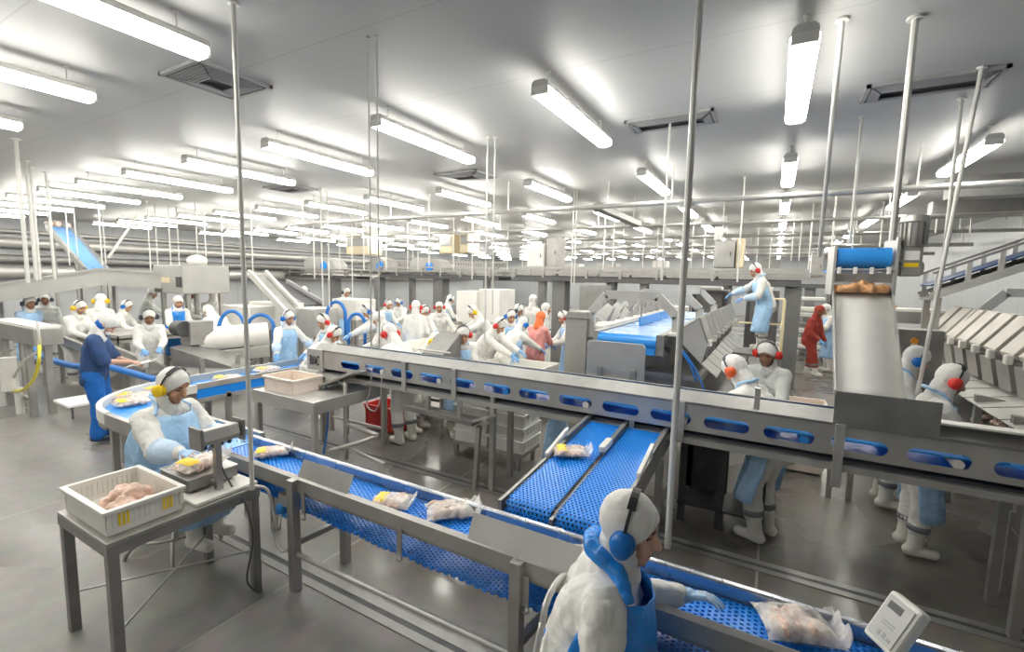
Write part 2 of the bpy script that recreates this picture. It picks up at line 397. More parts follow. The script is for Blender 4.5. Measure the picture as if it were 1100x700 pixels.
    for i, (c, f_, w_, d_) in enumerate(rings):
        for k in range(n+1):
            a = math.radians(-104+208*k/n); wob = 1+.035*math.sin(k*1.9+i*.8)+rr.uniform(-.012, .012)
            vs.append(c+f_*d_*math.cos(a)*wob+V(0, 1, 0)*w_*math.sin(a)*wob)
    fs = [(i*(n+1)+k, i*(n+1)+k+1, (i+1)*(n+1)+k+1, (i+1)*(n+1)+k) for i in range(len(rings)-1) for k in range(n)]
    a_.add(vs, fs); me = a_.mesh('apron'); o = bpy.data.objects.new('tmp', me); COL.objects.link(o)
    q = o.modifiers.new('u', 'SUBSURF'); q.levels = 1; q = o.modifiers.new('t', 'SOLIDIFY'); q.thickness = .005
    dg = bpy.context.evaluated_depsgraph_get(); dg.update(); out = bpy.data.meshes.new_from_object(o.evaluated_get(dg)); bpy.data.objects.remove(o); out.shade_smooth(); R['apron'] = out
    st = MB(); c0 = rings[0]
    q0 = c0[0]+c0[1]*c0[3]*.4+V(0, c0[2]*.9, 0); q1 = q0-V(0, 2*c0[2]*.9, 0); top = N+u*.03
    st.tube(smoothpath([q0, top+V(-.01, .085, -.02), top+V(-.095, .06, .02), top+V(-.115, 0, .035), top+V(-.095, -.06, .02), top+V(-.01, -.085, -.02), q1], 5), [.034, .015][pose != 'sit_belt'], 8)
    ys = P+u*.06; s2 = MB(); s2.tube(smoothpath([ys+V(.02, .2*bk, 0), ys+V(-.09, .14*bk, 0), ys+V(-.14*bk, 0, 0), ys+V(-.09, -.14*bk, 0), ys+V(.02, -.2*bk, 0)], 4), .012, 6)
    R['strap'] = remesh(st, 'strap', .008, 2, disp=.014, dscale=.04); R['strap'].shade_smooth(); R['tie'] = remesh(s2, 'tie', .008, 1, disp=.01, dscale=.04)
    R['eyes'] = [HL(.079, s*.031, .010) for s in (1, -1)]; R['HR'] = HR
    R['top'] = max(v.co.z for v in R['hood'].vertices); R['joints'] = dict(wr=wr, el=el, Hc=Hc, P=P, N=N, kn=kn, an=an, sh=sh)
    FIG[key] = R
    return R
def person(label, pose, loc, yaw, s=1.0, muff='red', apron=None, sleeves=None, gloves=True, skin=0, suit=None, flavour='uniform', hood=None, trousers=None, boots=True, far=False, group=None, cups=(1, -1), glove_mat=None):
    R = figure(pose, flavour); r = thing('person', label, 'person', loc, group); r.rotation_euler = (0, 0, yaw); r.scale = (s, s, s)
    WL[r.name] = Vector((0, 0, 0))
    suit = suit or SUIT
    me = R['body']; sk = SKINS[skin]
    if not me.materials:
        for k in (sk, LIP, EYEM, BROW): me.materials.append(k)
        me.polygons.foreach_set('material_index', R['body_idx'])
    o = bpy.data.objects.new('body', me); COL.objects.link(o); o.parent = r; o.material_slots[0].link = 'OBJECT'; o.material_slots[0].material = sk
    WL[o.name] = V(0, 0, 0)
    mobj('jacket', R['jacket'], suit, r); mobj('trousers', R['trousers'], trousers or suit, r)
    mobj('hood', R['hood'], hood or HOODM, r)
    for sd in (1, -1):
        mobj('boot', R['boot_%d' % sd], RUBBER if flavour != 'scrubs' else SHOE, r)
        if flavour != 'scrubs' and not far: mobj('trouser_cuff', R['cuff_%d' % sd], CUFF, r)
        if gloves: mobj('glove', R['glove_%d' % sd], glove_mat or GLOVE, r)
        if sleeves: mobj('sleeve_cover', R['sleeve_%d' % sd], sleeves, r)
    if muff:
        b = mobj('headband', R['band'], BAND, r)
        for sd in cups: mobj('ear_cup', R['cup_%d' % sd], MUFF[muff], b)
    if apron:
        a = mobj('apron', R['apron'], apron, r)
        if not far: mobj('apron_strap', R['strap'], apron, a); mobj('waist_tie', R['tie'], apron, a)
    return r
# ------------------------------------------------------------------ room
X0, X1, Y0, Y1, ZC = -21.0, 4.3, -4.0, 34.0, 3.8
def node_mat(name):
    m = bpy.data.materials.new(name); m.use_nodes = True; return m, m.node_tree.nodes, m.node_tree.links, m.node_tree.nodes['Principled BSDF']
def floor_mat():
    m, n, l, b = node_mat('concrete_floor')
    tc = n.new('ShaderNodeTexCoord'); ge = n.new('ShaderNodeNewGeometry')
    t = n.new('ShaderNodeTexNoise'); t.inputs['Scale'].default_value = .55; t.inputs['Detail'].default_value = 3; t.inputs['Roughness'].default_value = .5
    t2 = n.new('ShaderNodeTexNoise'); t2.inputs['Scale'].default_value = 7; t2.inputs['Detail'].default_value = 7
    for q in (t, t2): l.new(ge.outputs['Position'], q.inputs['Vector'])
    r = n.new('ShaderNodeValToRGB'); e = r.color_ramp.elements; e[0].position = .30; e[0].color = (.20, .185, .165, 1); e[1].position = .70; e[1].color = (.30, .285, .26, 1)
    # worn wet strip between the packing lines is browner and smoother
    sx = n.new('ShaderNodeSeparateXYZ'); l.new(ge.outputs['Position'], sx.inputs['Vector'])
    a = n.new('ShaderNodeMapRange'); a.inputs['From Min'].default_value = -5.2; a.inputs['From Max'].default_value = -2.2; a.interpolation_type = 'SMOOTHSTEP'; l.new(sx.outputs['X'], a.inputs['Value'])
    a2 = n.new('ShaderNodeMapRange'); a2.inputs['From Min'].default_value = 2.0; a2.inputs['From Max'].default_value = 2.6; a2.interpolation_type = 'SMOOTHSTEP'; l.new(sx.outputs['Y'], a2.inputs['Value'])
    mu = n.new('ShaderNodeMath'); mu.operation = 'MULTIPLY'; l.new(a.outputs['Result'], mu.inputs[0]); l.new(a2.outputs['Result'], mu.inputs[1])
    mx = n.new('ShaderNodeMix'); mx.data_type = 'RGBA'; l.new(mu.outputs[0], mx.inputs['Factor']); l.new(r.outputs['Color'], mx.inputs[6])
    r2 = n.new('ShaderNodeValToRGB'); e = r2.color_ramp.elements; e[0].position = .35; e[0].color = (.13, .11, .09, 1); e[1].position = .64; e[1].color = (.22, .197, .17, 1)
    l.new(t.outputs['Fac'], r.inputs['Fac']); l.new(t.outputs['Fac'], r2.inputs['Fac']); l.new(r2.outputs['Color'], mx.inputs[7])
    m3 = n.new('ShaderNodeMix'); m3.data_type = 'RGBA'; m3.blend_type = 'OVERLAY'; m3.inputs['Factor'].default_value = .35; l.new(mx.outputs[2], m3.inputs[6]); l.new(t2.outputs['Color'], m3.inputs[7])
    hs = n.new('ShaderNodeHueSaturation'); hs.inputs['Saturation'].default_value = .65; l.new(m3.outputs[2], hs.inputs['Color'])
    # joints
    jx = n.new('ShaderNodeMath'); jx.operation = 'PINGPONG'; ad = n.new('ShaderNodeMath'); ad.inputs[1].default_value = 2.87; l.new(sx.outputs['X'], ad.inputs[0]); l.new(ad.outputs[0], jx.inputs[0]); jx.inputs[1].default_value = 1.45
    lt = n.new('ShaderNodeMath'); lt.operation = 'LESS_THAN'; lt.inputs[1].default_value = .009; l.new(jx.outputs[0], lt.inputs[0])
    jy = n.new('ShaderNodeMath'); jy.operation = 'PINGPONG'; ad2 = n.new('ShaderNodeMath'); ad2.inputs[1].default_value = -.65; l.new(sx.outputs['Y'], ad2.inputs[0]); l.new(ad2.outputs[0], jy.inputs[0]); jy.inputs[1].default_value = 3.0
    lt2 = n.new('ShaderNodeMath'); lt2.operation = 'LESS_THAN'; lt2.inputs[1].default_value = .009; l.new(jy.outputs[0], lt2.inputs[0])
    mxj = n.new('ShaderNodeMath'); mxj.operation = 'MAXIMUM'; l.new(lt.outputs[0], mxj.inputs[0]); l.new(lt2.outputs[0], mxj.inputs[1])
    m4 = n.new('ShaderNodeMix'); m4.data_type = 'RGBA'; l.new(mxj.outputs[0], m4.inputs['Factor']); l.new(hs.outputs['Color'], m4.inputs[6]); m4.inputs[7].default_value = (.36, .35, .32, 1)
    l.new(m4.outputs[2], b.inputs['Base Color'])
    ro = n.new('ShaderNodeMapRange'); ro.inputs['From Min'].default_value = .36; ro.inputs['From Max'].default_value = .64; ro.inputs['To Min'].default_value = .22; ro.inputs['To Max'].default_value = .50; l.new(t.outputs['Fac'], ro.inputs['Value'])
    ro2 = n.new('ShaderNodeMath'); ro2.operation = 'MULTIPLY_ADD'; l.new(mu.outputs[0], ro2.inputs[0]); ro2.inputs[1].default_value = -.10; l.new(ro.outputs['Result'], ro2.inputs[2]); l.new(ro2.outputs[0], b.inputs['Roughness'])
    bp = n.new('ShaderNodeBump'); bp.inputs['Strength'].default_value = .12; bp.inputs['Distance'].default_value = .01; l.new(t2.outputs['Fac'], bp.inputs['Height']); l.new(bp.outputs['Normal'], b.inputs['Normal'])
    b.inputs['Specular IOR Level'].default_value = .5
    return m
def panel_mat(name, col, axis, pitch, seam=.006, rib=.0, rough=.4, dark=.7):
    m, n, l, b = node_mat(name); ge = n.new('ShaderNodeNewGeometry'); sx = n.new('ShaderNodeSeparateXYZ'); l.new(ge.outputs['Position'], sx.inputs['Vector'])
    pp_ = n.new('ShaderNodeMath'); pp_.operation = 'PINGPONG'; pp_.inputs[1].default_value = pitch/2; l.new(sx.outputs[axis], pp_.inputs[0])
    lt = n.new('ShaderNodeMath'); lt.operation = 'LESS_THAN'; lt.inputs[1].default_value = seam; l.new(pp_.outputs[0], lt.inputs[0])
    t = n.new('ShaderNodeTexNoise'); t.inputs['Scale'].default_value = .7; t.inputs['Detail'].default_value = 5; l.new(ge.outputs['Position'], t.inputs['Vector'])
    r = n.new('ShaderNodeValToRGB'); e = r.color_ramp.elements; e[0].position = .3; e[1].position = .7
    e[0].color = (*[c*.94 for c in col], 1); e[1].color = (*col, 1); l.new(t.outputs['Fac'], r.inputs['Fac'])
    mx = n.new('ShaderNodeMix'); mx.data_type = 'RGBA'; l.new(lt.outputs[0], mx.inputs['Factor']); l.new(r.outputs['Color'], mx.inputs[6]); mx.inputs[7].default_value = (*[c*dark for c in col], 1)
    l.new(mx.outputs[2], b.inputs['Base Color']); b.inputs['Roughness'].default_value = rough
    if rib:
        w = n.new('ShaderNodeMath'); w.operation = 'PINGPONG'; w.inputs[1].default_value = rib/2; l.new(sx.outputs[axis], w.inputs[0])
        bp = n.new('ShaderNodeBump'); bp.inputs['Strength'].default_value = .25; bp.inputs['Distance'].default_value = .03; l.new(w.outputs[0], bp.inputs['Height']); l.new(bp.outputs['Normal'], b.inputs['Normal'])
    return m
CEILM = panel_mat('ceiling_panels', (.50, .50, .495), 'Y', 1.15, .006, .11, .5, .80)
WALLX = panel_mat('wall_panels_side', (.46, .475, .49), 'Y', 1.1, .012, 0, .4, .75)
WALLY = panel_mat('wall_panels_end', (.42, .435, .45), 'X', 1.1, .012, 0, .4, .75)
struct('floor', MB().bx(X0-.2, X1+.2, Y0-.2, Y1+.2, -.2, 0), floor_mat())
struct('ceiling', MB().bx(X0-.2, X1+.2, Y0-.2, Y1+.2, ZC, ZC+.2), CEILM)
struct('wall_left', MB().bx(X0-.2, X0, Y0, Y1, 0, ZC), WALLX)
struct('wall_right', MB().bx(X1, X1+.2, Y0, Y1, 0, ZC), WALLX)
struct('wall_back', MB().bx(X0, X1, Y1, Y1+.2, 0, ZC), WALLY)
struct('wall_front', MB().bx(X0, X1, Y0-.2, Y0, 0, ZC), WALLY)

# ------------------------------------------------------------------ fluorescent lights
GLOW = mat('lamp_glow', (1.0, .975, .90), .5, emit=LAMP)
def lamp_proto():
    r = thing('ceiling_light', 'x', 'ceiling light', (0, 0, 3.58))
    h = MB(); h.prism([(-.066, 3.665), (-.072, 3.632), (.072, 3.632), (.066, 3.665), (.045, 3.685), (-.045, 3.685)], 'y', -.78, .78); h.build('housing', WPAINT, r, bevel=.004)
    d = MB(); d.prism([(-.066, 3.636), (-.078, 3.612), (-.072, 3.585), (-.045, 3.568), (.045, 3.568), (.072, 3.585), (.078, 3.612), (.066, 3.636)], 'y', -.765, .765); d.build('diffuser', GLOW, r)
    for s in (-1, 1):
        e = MB(); e.bx(-.070, .070, s*.772-.010, s*.772+.010, 3.575, 3.636)
        e.build('end_cap', WPLAST, r, bevel=.004)
    for s in (-1, 1):
        g = MB(); g.cyl((0, s*.62, 3.68), (0, s*.62, 3.80), .005, 8); g.cyl((0, s*.62, 3.79), (0, s*.62, 3.80), .018, 10); g.build('hanger', PIPEW, r)
    return r
LP = lamp_proto(); COLX = [.05-1.70*k for k in range(-1, 12)]
ROWY = [-2.1, 1.0, 4.05, 7.12, 10.2, 13.3, 16.4, 19.5, 22.6, 25.7, 28.8, 31.9]
ordn = ['first', 'second', 'third', 'fourth', 'fifth', 'sixth', 'seventh', 'eighth', 'ninth', 'tenth', 'eleventh', 'twelfth', 'thirteenth']
SKIP = {(i, 0) for i in range(13)} | {(0, 1), (1, 1), (2, 1), (0, 2)}
SKIP -= {(i, 0) for i in (2, 4, 6)}
first = True
for j, y in enumerate(ROWY):
    for i, x in enumerate(COLX):
        if (i, j) in SKIP: continue
        lab = 'white fluorescent ceiling light in the %s row from the camera, %s from the right' % (ordn[j-1] if j else 'hindmost', ordn[i]) if j < 6 else 'distant white fluorescent ceiling light over the back of the hall'
        if j == 0: lab = 'white fluorescent ceiling light behind the camera, %s from the right' % ordn[i]
        g = 'fluorescent ceiling lights' if j < 6 else 'distant ceiling lights at the back'
        if first: LP.location = (x, y, 3.58); LP['label'] = lab; LP['group'] = g; first = False
        else: dup(LP, (x, y, 3.58), None, lab, g)
# ------------------------------------------------------------------ ceiling vents
GREYD = mat('vent_grey', (.16, .16, .165), .6); LOUV = mat('louvre_grey', (.30, .30, .31), .5, .2)
def vent(label, x, y, w, d):
    r = thing('ceiling_vent', label, 'air vent', (x, y, 3.70), 'ceiling air vents')
    f = MB()
    for a, b, c, e in ((-w, w, -d, -d+.03), (-w, w, d-.03, d), (-w, -w+.03, -d, d), (w-.03, w, -d, d)): f.bx(x+a, x+b, y+c, y+e, 3.775, 3.80)
    f.build('frame', GREYM, r)
    s = MB()
    for k in range(1, 8):
        t = .03+k*(min(w, d)-.12)/8; z = 3.79-.004*k
        for a, b, c, e in ((-w+t, w-t, -d+t, -d+t+.012), (-w+t, w-t, d-t-.012, d-t), (-w+t, -w+t+.012, -d+t, d-t), (w-t-.012, w-t, -d+t, d-t)): s.bx(x+a, x+b, y+c, y+e, z-.012, z)
    s.build('louvre', LOUV, r)
    MB().bx(x-w+.14+min(w, d)*.55, x+w-.14-min(w, d)*.55, y-d+.14+min(w, d)*.55, y+d-.14-min(w, d)*.55, 3.752, 3.765).build('centre_plate', GREYM, r) if min(w, d) > .32 else None
    MB().bx(x-w+.03, x+w-.03, y-d+.03, y+d-.03, 3.793, 3.80).build('backing', GREYD, r)
vent('square louvred ceiling vent beside the big light at upper left', -4.2, 2.32, .30, .30)
vent('louvred ceiling vent behind the white pole at top centre', -1.03, 5.0, .42, .20)
vent('long louvred ceiling vent at upper right', .95, 5.0, .42, .20)
c = at_z(500, 188, 3.8); vent('small far louvred vent above the middle of the hall', c.x, c.y, .40, .3)
c = at_z(312, 202, 3.8); vent('small far louvred vent at left behind the second lights', c.x, c.y, .40, .3)

# ------------------------------------------------------------------ floor drains
def drain(label, x0, x1, y):
    r = thing('floor_drain', label, 'drain', (x0, y, 0), 'slot drains in the floor')
    for s in (-1, 1): MB().bx(x0, x1, y+s*.05-.03, y+s*.05+.03, 0.001, .006).build('edge_strip', STEELD, r)
    MB().bx(x0, x1, y-.02, y+.02, .001, .003).build('slot', DARK, r)
drain('steel slot drain in the floor under the near blue conveyor', -5.5, 2.5, 2.06)
drain('steel slot drain in the floor under the high rail conveyor', -6.5, 3.6, 3.93)

# ------------------------------------------------------------------ modular belt geometry
def link_belt(path, w0, w1, frame, pitch=.026, wide=.027, th=.009, hole=.30):
    """path: 2-D polyline (s, z); frame(s, v, z) -> point; real open links"""
    P = [Vector((a, b)) for a, b in path]; L = [0]
    for a, b in zip(P, P[1:]): L.append(L[-1]+(b-a).length)
    n = int(L[-1]/pitch); m = max(3, int((w1-w0)/wide)); dw = (w1-w0)/m
    def pos(s):
        s = min(max(s, 0), L[-1]-1e-6); k = max(i for i in range(len(L)-1) if L[i] <= s); t = (s-L[k])/(L[k+1]-L[k])
        p = P[k].lerp(P[k+1], t); d = (P[k+1]-P[k]).normalized(); return p, Vector((d.y, -d.x))
    vs = []; fs = []
    for i in range(n):
        (a, na), (b, nb), (a2, n2), (b2, n3) = pos(i*pitch), pos((i+1)*pitch), pos((i+hole*.75)*pitch), pos((i+1-hole*.75)*pitch)
        off = (i % 2)*.5
        for j in range(m):
            v0 = w0+(j+off)*dw; v1 = v0+dw
            if v1 > w1+1e-6: v1 = w1
            if v1-v0 < 1e-4: continue
            h = (v1-v0)*hole*.85; k = len(vs)
            for sg in (1, 0):
                for (p, nn, v) in ((a, na, v0), (a, na, v1), (b, nb, v1), (b, nb, v0), (a2, n2, v0+h), (a2, n2, v1-h), (b2, n3, v1-h), (b2, n3, v0+h)):
                    q = p-nn*th*(1-sg); vs.append(tuple(frame(q.x, v, q.y)))
            for e in range(4):
                g = (e+1) % 4
                fs += [(k+e, k+g, k+4+g, k+4+e), (k+8+g, k+8+e, k+12+e, k+12+g), (k+4+e, k+4+g, k+12+g, k+12+e)]
            fs += [(k+1, k, k+8, k+9), (k+3, k+2, k+10, k+11)]
    return MB().add(vs, fs)
def arc(cx, cz, r, a0, a1, n=8): return [(cx+r*math.cos(math.radians(a0+(a1-a0)*k/n)), cz+r*math.sin(math.radians(a0+(a1-a0)*k/n))) for k in range(n+1)]

# ------------------------------------------------------------------ foreground packing conveyor
fc = thing('belt_conveyor', 'long low conveyor with open blue modular belt running under the seated workers', 'conveyor', (-1.6, 2.12, 0))
ret = [(-3.8+4.7*k/24, .635-(.115 if k else 0)*math.sin(PI*min(1, k/24*1.02))**.8-.012*(k % 2)) for k in range(25)]
path = [(.95, .735), (-3.82, .735)] + arc(-3.82, .685, .05, 90, 270, 6) + ret
link_belt(path, 1.975, 2.255, lambda s, v, z: (s, v, z)).build('belt', BBELT, fc)
MB().cyl((-3.82, 1.97, .685), (-3.82, 2.26, .685), .038, 14).build('end_roller', STEELD, fc, smooth=30)
MB().prism([(1.925, .72), (1.93, .80), (1.955, .815), (1.965, .81), (1.95, .79), (1.95, .70), (1.93, .70)], 'x', -3.85, .95).build('near_rail', STEEL, fc)
MB().prism([(2.262, .68), (2.262, .798), (2.268, .805), (2.292, .805), (2.292, .795), (2.274, .793), (2.274, .68)], 'x', -3.85, .95).build('far_rail', mat('blue_sheen_steel', (.46, .48, .52), .26, .85, .05, 5), fc)  # bluish tint puts the reflected blue into the far rail's steel colour
MB().bx(-3.85, .95, 1.955, 2.27, .712, .722).build('slide_bed', STEELD, fc)
for x in (-2.77, -1.02, .72):
    MB().bx(x-.032, x+.032, 1.885, 1.945, 0, .80).build('leg', STEEL, fc, bevel=.004)
    MB().bx(x-.03+.04, x+.03+.04, 2.285, 2.345, 0, .78).build('leg', STEEL, fc, bevel=.004)
    MB().bar((x, 1.93, .34), (x+.04, 2.30, .34), .04, .04).build('crossbar', STEELD, fc)
MB().bx(-3.62, -3.56, 2.285, 2.345, 0, .78).build('leg', STEEL, fc, bevel=.004)
MB().bar((-3.59, 2.31, .40), (-2.73, 2.31, .40), .04, .04).build('stretcher', STEEL, fc)
MB().tube([(-2.75, 1.915, .27), (.72, 1.915, .30)], .017, 10).build('stretcher', STEELL, fc, smooth=40)
def hook(x, par, y=1.915, z=.72):
    h = MB(); h.bx(x-.018, x+.018, y-.006, y+.002, z-.14, z+.02); ring = [(x+.022*math.cos(a), y-.006, z-.155+.022*math.sin(a)) for a in [PI*.75-2*PI*.75*k/12 for k in range(13)]]
    h.tube(ring, .005, 6); h.build('hook', STEEL, par)
for x in (-2.66, -1.80, -.97): hook(x, fc)
for x0, x1, dz in ((-2.76, -2.27, 0), (-1.34, -.72, .01)):
    g = MB(); g.ob(((x0+x1)/2, 1.972, .855+dz), (x1-x0, .006, .135), Matrix.Rotation(math.radians(-26), 3, 'X')); g.build('guard_plate', STEELL if dz else STEEL, fc)
mt = MB(); mt.sph((-3.0, 1.99, .50), (.05, .05, .05), 12, 8); mt.cyl((-3.06, 1.99, .46), (-2.93, 1.99, .46), .022, 12); mt.build('blue_coupling', BBELTF, fc, smooth=True)
MB().bx(-3.02, -2.90, 1.97, 2.07, .53, .62).build('junction_box', STEELL, fc, bevel=.006)
MB().tube(smoothpath([(-3.0, 1.98, .48), (-3.08, 1.96, .35), (-2.98, 1.95, .20), (-2.88, 1.96, .28), (-2.90, 1.97, .50)], 6), .008, 8).build('cable', WPLAST, fc, smooth=True)

# weighing indicator on the conveyor
wi = thing('weighing_indicator', 'grey indicator box with dark markings on the near conveyor at lower right corner', 'scale display', (.46, 2.10, .735))
Mw = Matrix.Rotation(math.radians(-58), 3, 'Z') @ Matrix.Rotation(math.radians(-30), 3, 'X')
cw = V(.475, 2.09, .955)
MB().ob(cw, (.13, .05, .20), Mw).build('case', WPLAST, wi, bevel=.012)
MB().ob(cw-Mw@V(0, .028, 0), (.105, .004, .165), Mw).build('face_panel', mat('pale_grey', (.50, .50, .49), .4), wi, bevel=.002)
for dx, dz, w, h in ((.03, .060, .016, .012), (.008, .056, .012, .020), (-.012, .056, .012, .020), (.0, .020, .05, .005), (.0, .008, .05, .005), (-.01, -.052, .055, .028)):
    MB().ob(cw-Mw@V(dx*-1, .0305, dz), (w, .002, h), Mw).build('marking', DARK if h > .025 else GREYM, wi)
MB().cyl((.475, 2.10, .735), (.475, 2.10, .87), .016, 10).build('stand', STEEL, wi, smooth=40)
MB().bx(.40, .55, 2.05, 2.15, .735, .745).build('base_plate', STEEL, wi, bevel=.003)

# ------------------------------------------------------------------ bags of chicken
def pillow(L, W, T, n=14, m=10, rough=.0, seed=1, ears=.0):
    r = random.Random(seed); vs = []; fs = []
    for sg in (1, -1):
        k = len(vs)
        for i in range(n+1):
            for j in range(m+1):
                u = -1+2*i/n; v = -1+2*j/m; z = T/2*((1-u**4)**.6)*((1-v**4)**.6)
                q = 1-.10*(1-abs(v))*0
                x = L/2*u*(1+ears*abs(v)**3*abs(u)**6); y = W/2*v*(1-.12*(1-abs(u))*0+ears*abs(u)**4)
                e = rough if z > 0 else 0
                vs.append((x+r.uniform(-e, e)*.6, y+r.uniform(-e, e)*.6, sg*z*(1 if sg > 0 else .85)+r.uniform(-e, e)))
        for i in range(n):
            for j in range(m):
                a = k+i*(m+1)+j; f = (a, a+m+1, a+m+2, a+1); fs.append(f if sg > 0 else f[::-1])
    return vs, fs
BAGP = {}
def bag_meshes(L, W, T, seed):
    k = (L, W, T, seed)
    if k in BAGP: return BAGP[k]
    r = random.Random(seed); q = MB()
    for i in range(26):
        x, y = r.uniform(-.40, .34)*L, r.uniform(-.34, .34)*W; q.sph((x, y, r.uniform(-.12, .16)*T), (r.uniform(.03, .05), r.uniform(.02, .035), T*r.uniform(.26, .38)), 10, 7, RotZ(r.uniform(0, 3)))
    meat = remesh(q, 'chicken_pieces', .006, 2)
    vs, fs = pillow(L, W, T*1.02, rough=.004, seed=seed, ears=.10); f = MB().add(vs, fs); fm = f.mesh('plastic_film'); fm.shade_smooth()
    vs, fs = pillow(L*.30, W*.8, T*.35, 8, 8, .002, seed); pm = MB().add([(a-L*.26, b, c+T*.36) for a, b, c in vs], fs).mesh('yellow_print'); pm.shade_smooth()
    ex = MB(); 
    vs2 = []; n = 8
    for i in range(n+1):
        t = -1+2*i/n; vs2 += [(L*.46, W*.44*t, 0), (L*.56, W*.50*t, .018+.016*math.sin(i*2.1+seed)), (L*.64, W*.40*t, .05+.02*math.sin(i*1.7+seed))]
    ex.add(vs2, [(3*i+j, 3*i+j+1, 3*i+j+4, 3*i+j+3) for i in range(n) for j in (0, 1)]); em = ex.mesh('film_end'); em.shade_smooth()
    BAGP[k] = (meat, fm, pm, em); return BAGP[k]
def bag(label, loc, rz, L=.27, W=.19, T=.075, seed=1, pr=True, tilt=0, end=True, group=None):
    r = thing('chicken_bag', label, 'bag of chicken', (0, 0, 0), group); me = bag_meshes(L, W, T, seed)
    mobj('chicken_pieces', me[0], MEAT, r); f = mobj('plastic_film', me[1], FILM, r)
    if end: mobj('film_end', me[3], FILM, f)
    if pr: mobj('yellow_print', me[2], YEL, r)
    r.location = Vector(loc)+V(0, 0, T*.46); r.rotation_euler = (0, tilt, rz); return r
def bag_at(label, px, py, z, rz, **k):
    p = at_z(px, py, z+.03); return bag(label, (p.x, p.y, z), rz, **k)
bag_at('small bag of chicken at the left end of the near blue belt', 291, 486, .735, .9, seed=2, L=.25, W=.15)
bag_at('clear bag of chicken with yellow print, between the two guard plates on the left', 421, 539, .735, .45, seed=3, L=.24, W=.18)
bag_at('large clear bag of chicken on the near belt beside the long guard plate', 484, 548, .735, .75, seed=4, L=.29, W=.20, pr=False)
bag_at('big clear bag of pink chicken on the belt at lower right', 855, 673, .735, .35, seed=5, L=.27, W=.21, T=.09, pr=False)
bag_at('bag of chicken with yellow print in front of the seated worker with blue ear muffs', 617, 598, .735, .5, seed=6, L=.2, W=.15)

# ------------------------------------------------------------------ steel table, crate, scale at left
tb = thing('steel_table', 'stainless steel table at lower left carrying the white crate and scale', 'table', (-3.3, 1.39, 0))
MB().bx(-3.62, -2.96, .965, 1.80, .735, .760).build('tabletop', STEEL, tb, bevel=.004)
MB().bx(-3.62, -2.96, .965, .985, .68, .735).bx(-3.62, -2.96, 1.78, 1.80, .68, .735).bx(-3.62, -3.60, .985, 1.78, .68, .735).bx(-2.98, -2.96, .985, 1.78, .68, .735).build('apron_frame', STEELD, tb)
for x in (-3.59, -2.99):
    for y in (.995, 1.77): MB().bx(x-.026, x+.026, y-.026, y+.026, 0, .735).build('leg', STEELD, tb, bevel=.004)
MB().tube([(-3.59, .995, .24), (-2.99, 1.77, .30)], .007, 8).build('tie_rod', STEELL, tb); MB().tube([(-2.99, .995, .22), (-3.59, 1.77, .24)], .007, 8).build('tie_rod', STEELL, tb)
tr = MB().bx(-3.56, -2.98, 1.41, 1.80, .762, .785); tag(tr.build('weighing_board', WPLAST, None, bevel=.005), 'pale board lying on the steel table under the weighing scale', 'board')

def crate(name, label, cat, x0, x1, y0, y1, z0, h, m=WPLAST, group=None, parent=None, slots=True, yellow=False, detail=True):
    r = thing(name, label, cat, ((x0+x1)/2, (y0+y1)/2, z0), group) if parent is None else parent
    b = MB(); t = .018; z1 = z0+h
    b.bx(x0+.01, x1-.01, y0+.01, y1-.01, z0, z0+.012)
    b.bx(x0, x1, y0, y0+t, z1-h*.22, z1).bx(x0, x1, y1-t, y1, z1-h*.22, z1).bx(x0, x0+t, y0+t, y1-t, z1-h*.22, z1).bx(x1-t, x1, y0+t, y1-t, z1-h*.22, z1)
    g = .008
    b.bx(x0+g, x1-g, y0+g, y0+t, z0, z0+h*.25).bx(x0+g, x1-g, y1-t, y1-g, z0, z0+h*.25).bx(x0+g, x0+t, y0+t, y1-t, z0, z0+h*.25).bx(x1-t, x1-g, y0+t, y1-t, z0, z0+h*.25)
    za, zb = z0+h*.25, z1-h*.22
    nx = max(4, int((x1-x0)/(.026 if detail else .07))); ny = max(3, int((y1-y0)/(.026 if detail else .07)))
    for k in range(nx+1):
        x = x0+g+(x1-x0-2*g-.012)*k/nx; w = .0225 if detail else .03
        for y in (y0+g, y1-t): b.bx(x, x+w, y, y+t-g, za, zb)
    for k in range(ny+1):
        y = y0+g+(y1-y0-2*g-.012)*k/ny; w = .0225 if detail else .03
        for x in (x0+g, x1-t): b.bx(x, x+t-g, y, y+w, za, zb)
    if not detail:
        b.bx(x0+.012, x1-.012, y0+.014, y0+.016, za, zb).bx(x0+.012, x1-.012, y1-.016, y1-.014, za, zb).bx(x0+.014, x0+.016, y0+.02, y1-.02, za, zb).bx(x1-.016, x1-.014, y0+.02, y1-.02, za, zb)
    else:
        b.bx(x0+.10*(x1-x0), x1-.10*(x1-x0), y0+.012, y0+.015, za, zb).bx(x1-.015, x1-.012, y0+.03, y1-.03, za, zb)
    b.build('basket', m, r)
    b = MB(); q = .012; b.bx(x0-q, x1+q, y0-q, y0+.004, z1-.022, z1).bx(x0-q, x1+q, y1-.004, y1+q, z1-.022, z1).bx(x0-q, x0+.004, y0, y1, z1-.022, z1).bx(x1-.004, x1+q, y0, y1, z1-.022, z1); b.build('rim', m, r, bevel=.004)
    if yellow:
        for a, c in ((.16, .19), (.21, .24), (.26, .29), (.72, .75), (.77, .80), (.82, .85)): MB().bx(x1-.0085, x1-.0065, y0+(y1-y0)*a, y0+(y1-y0)*c, za, zb).build('yellow_marking', YEL, r)
    return r
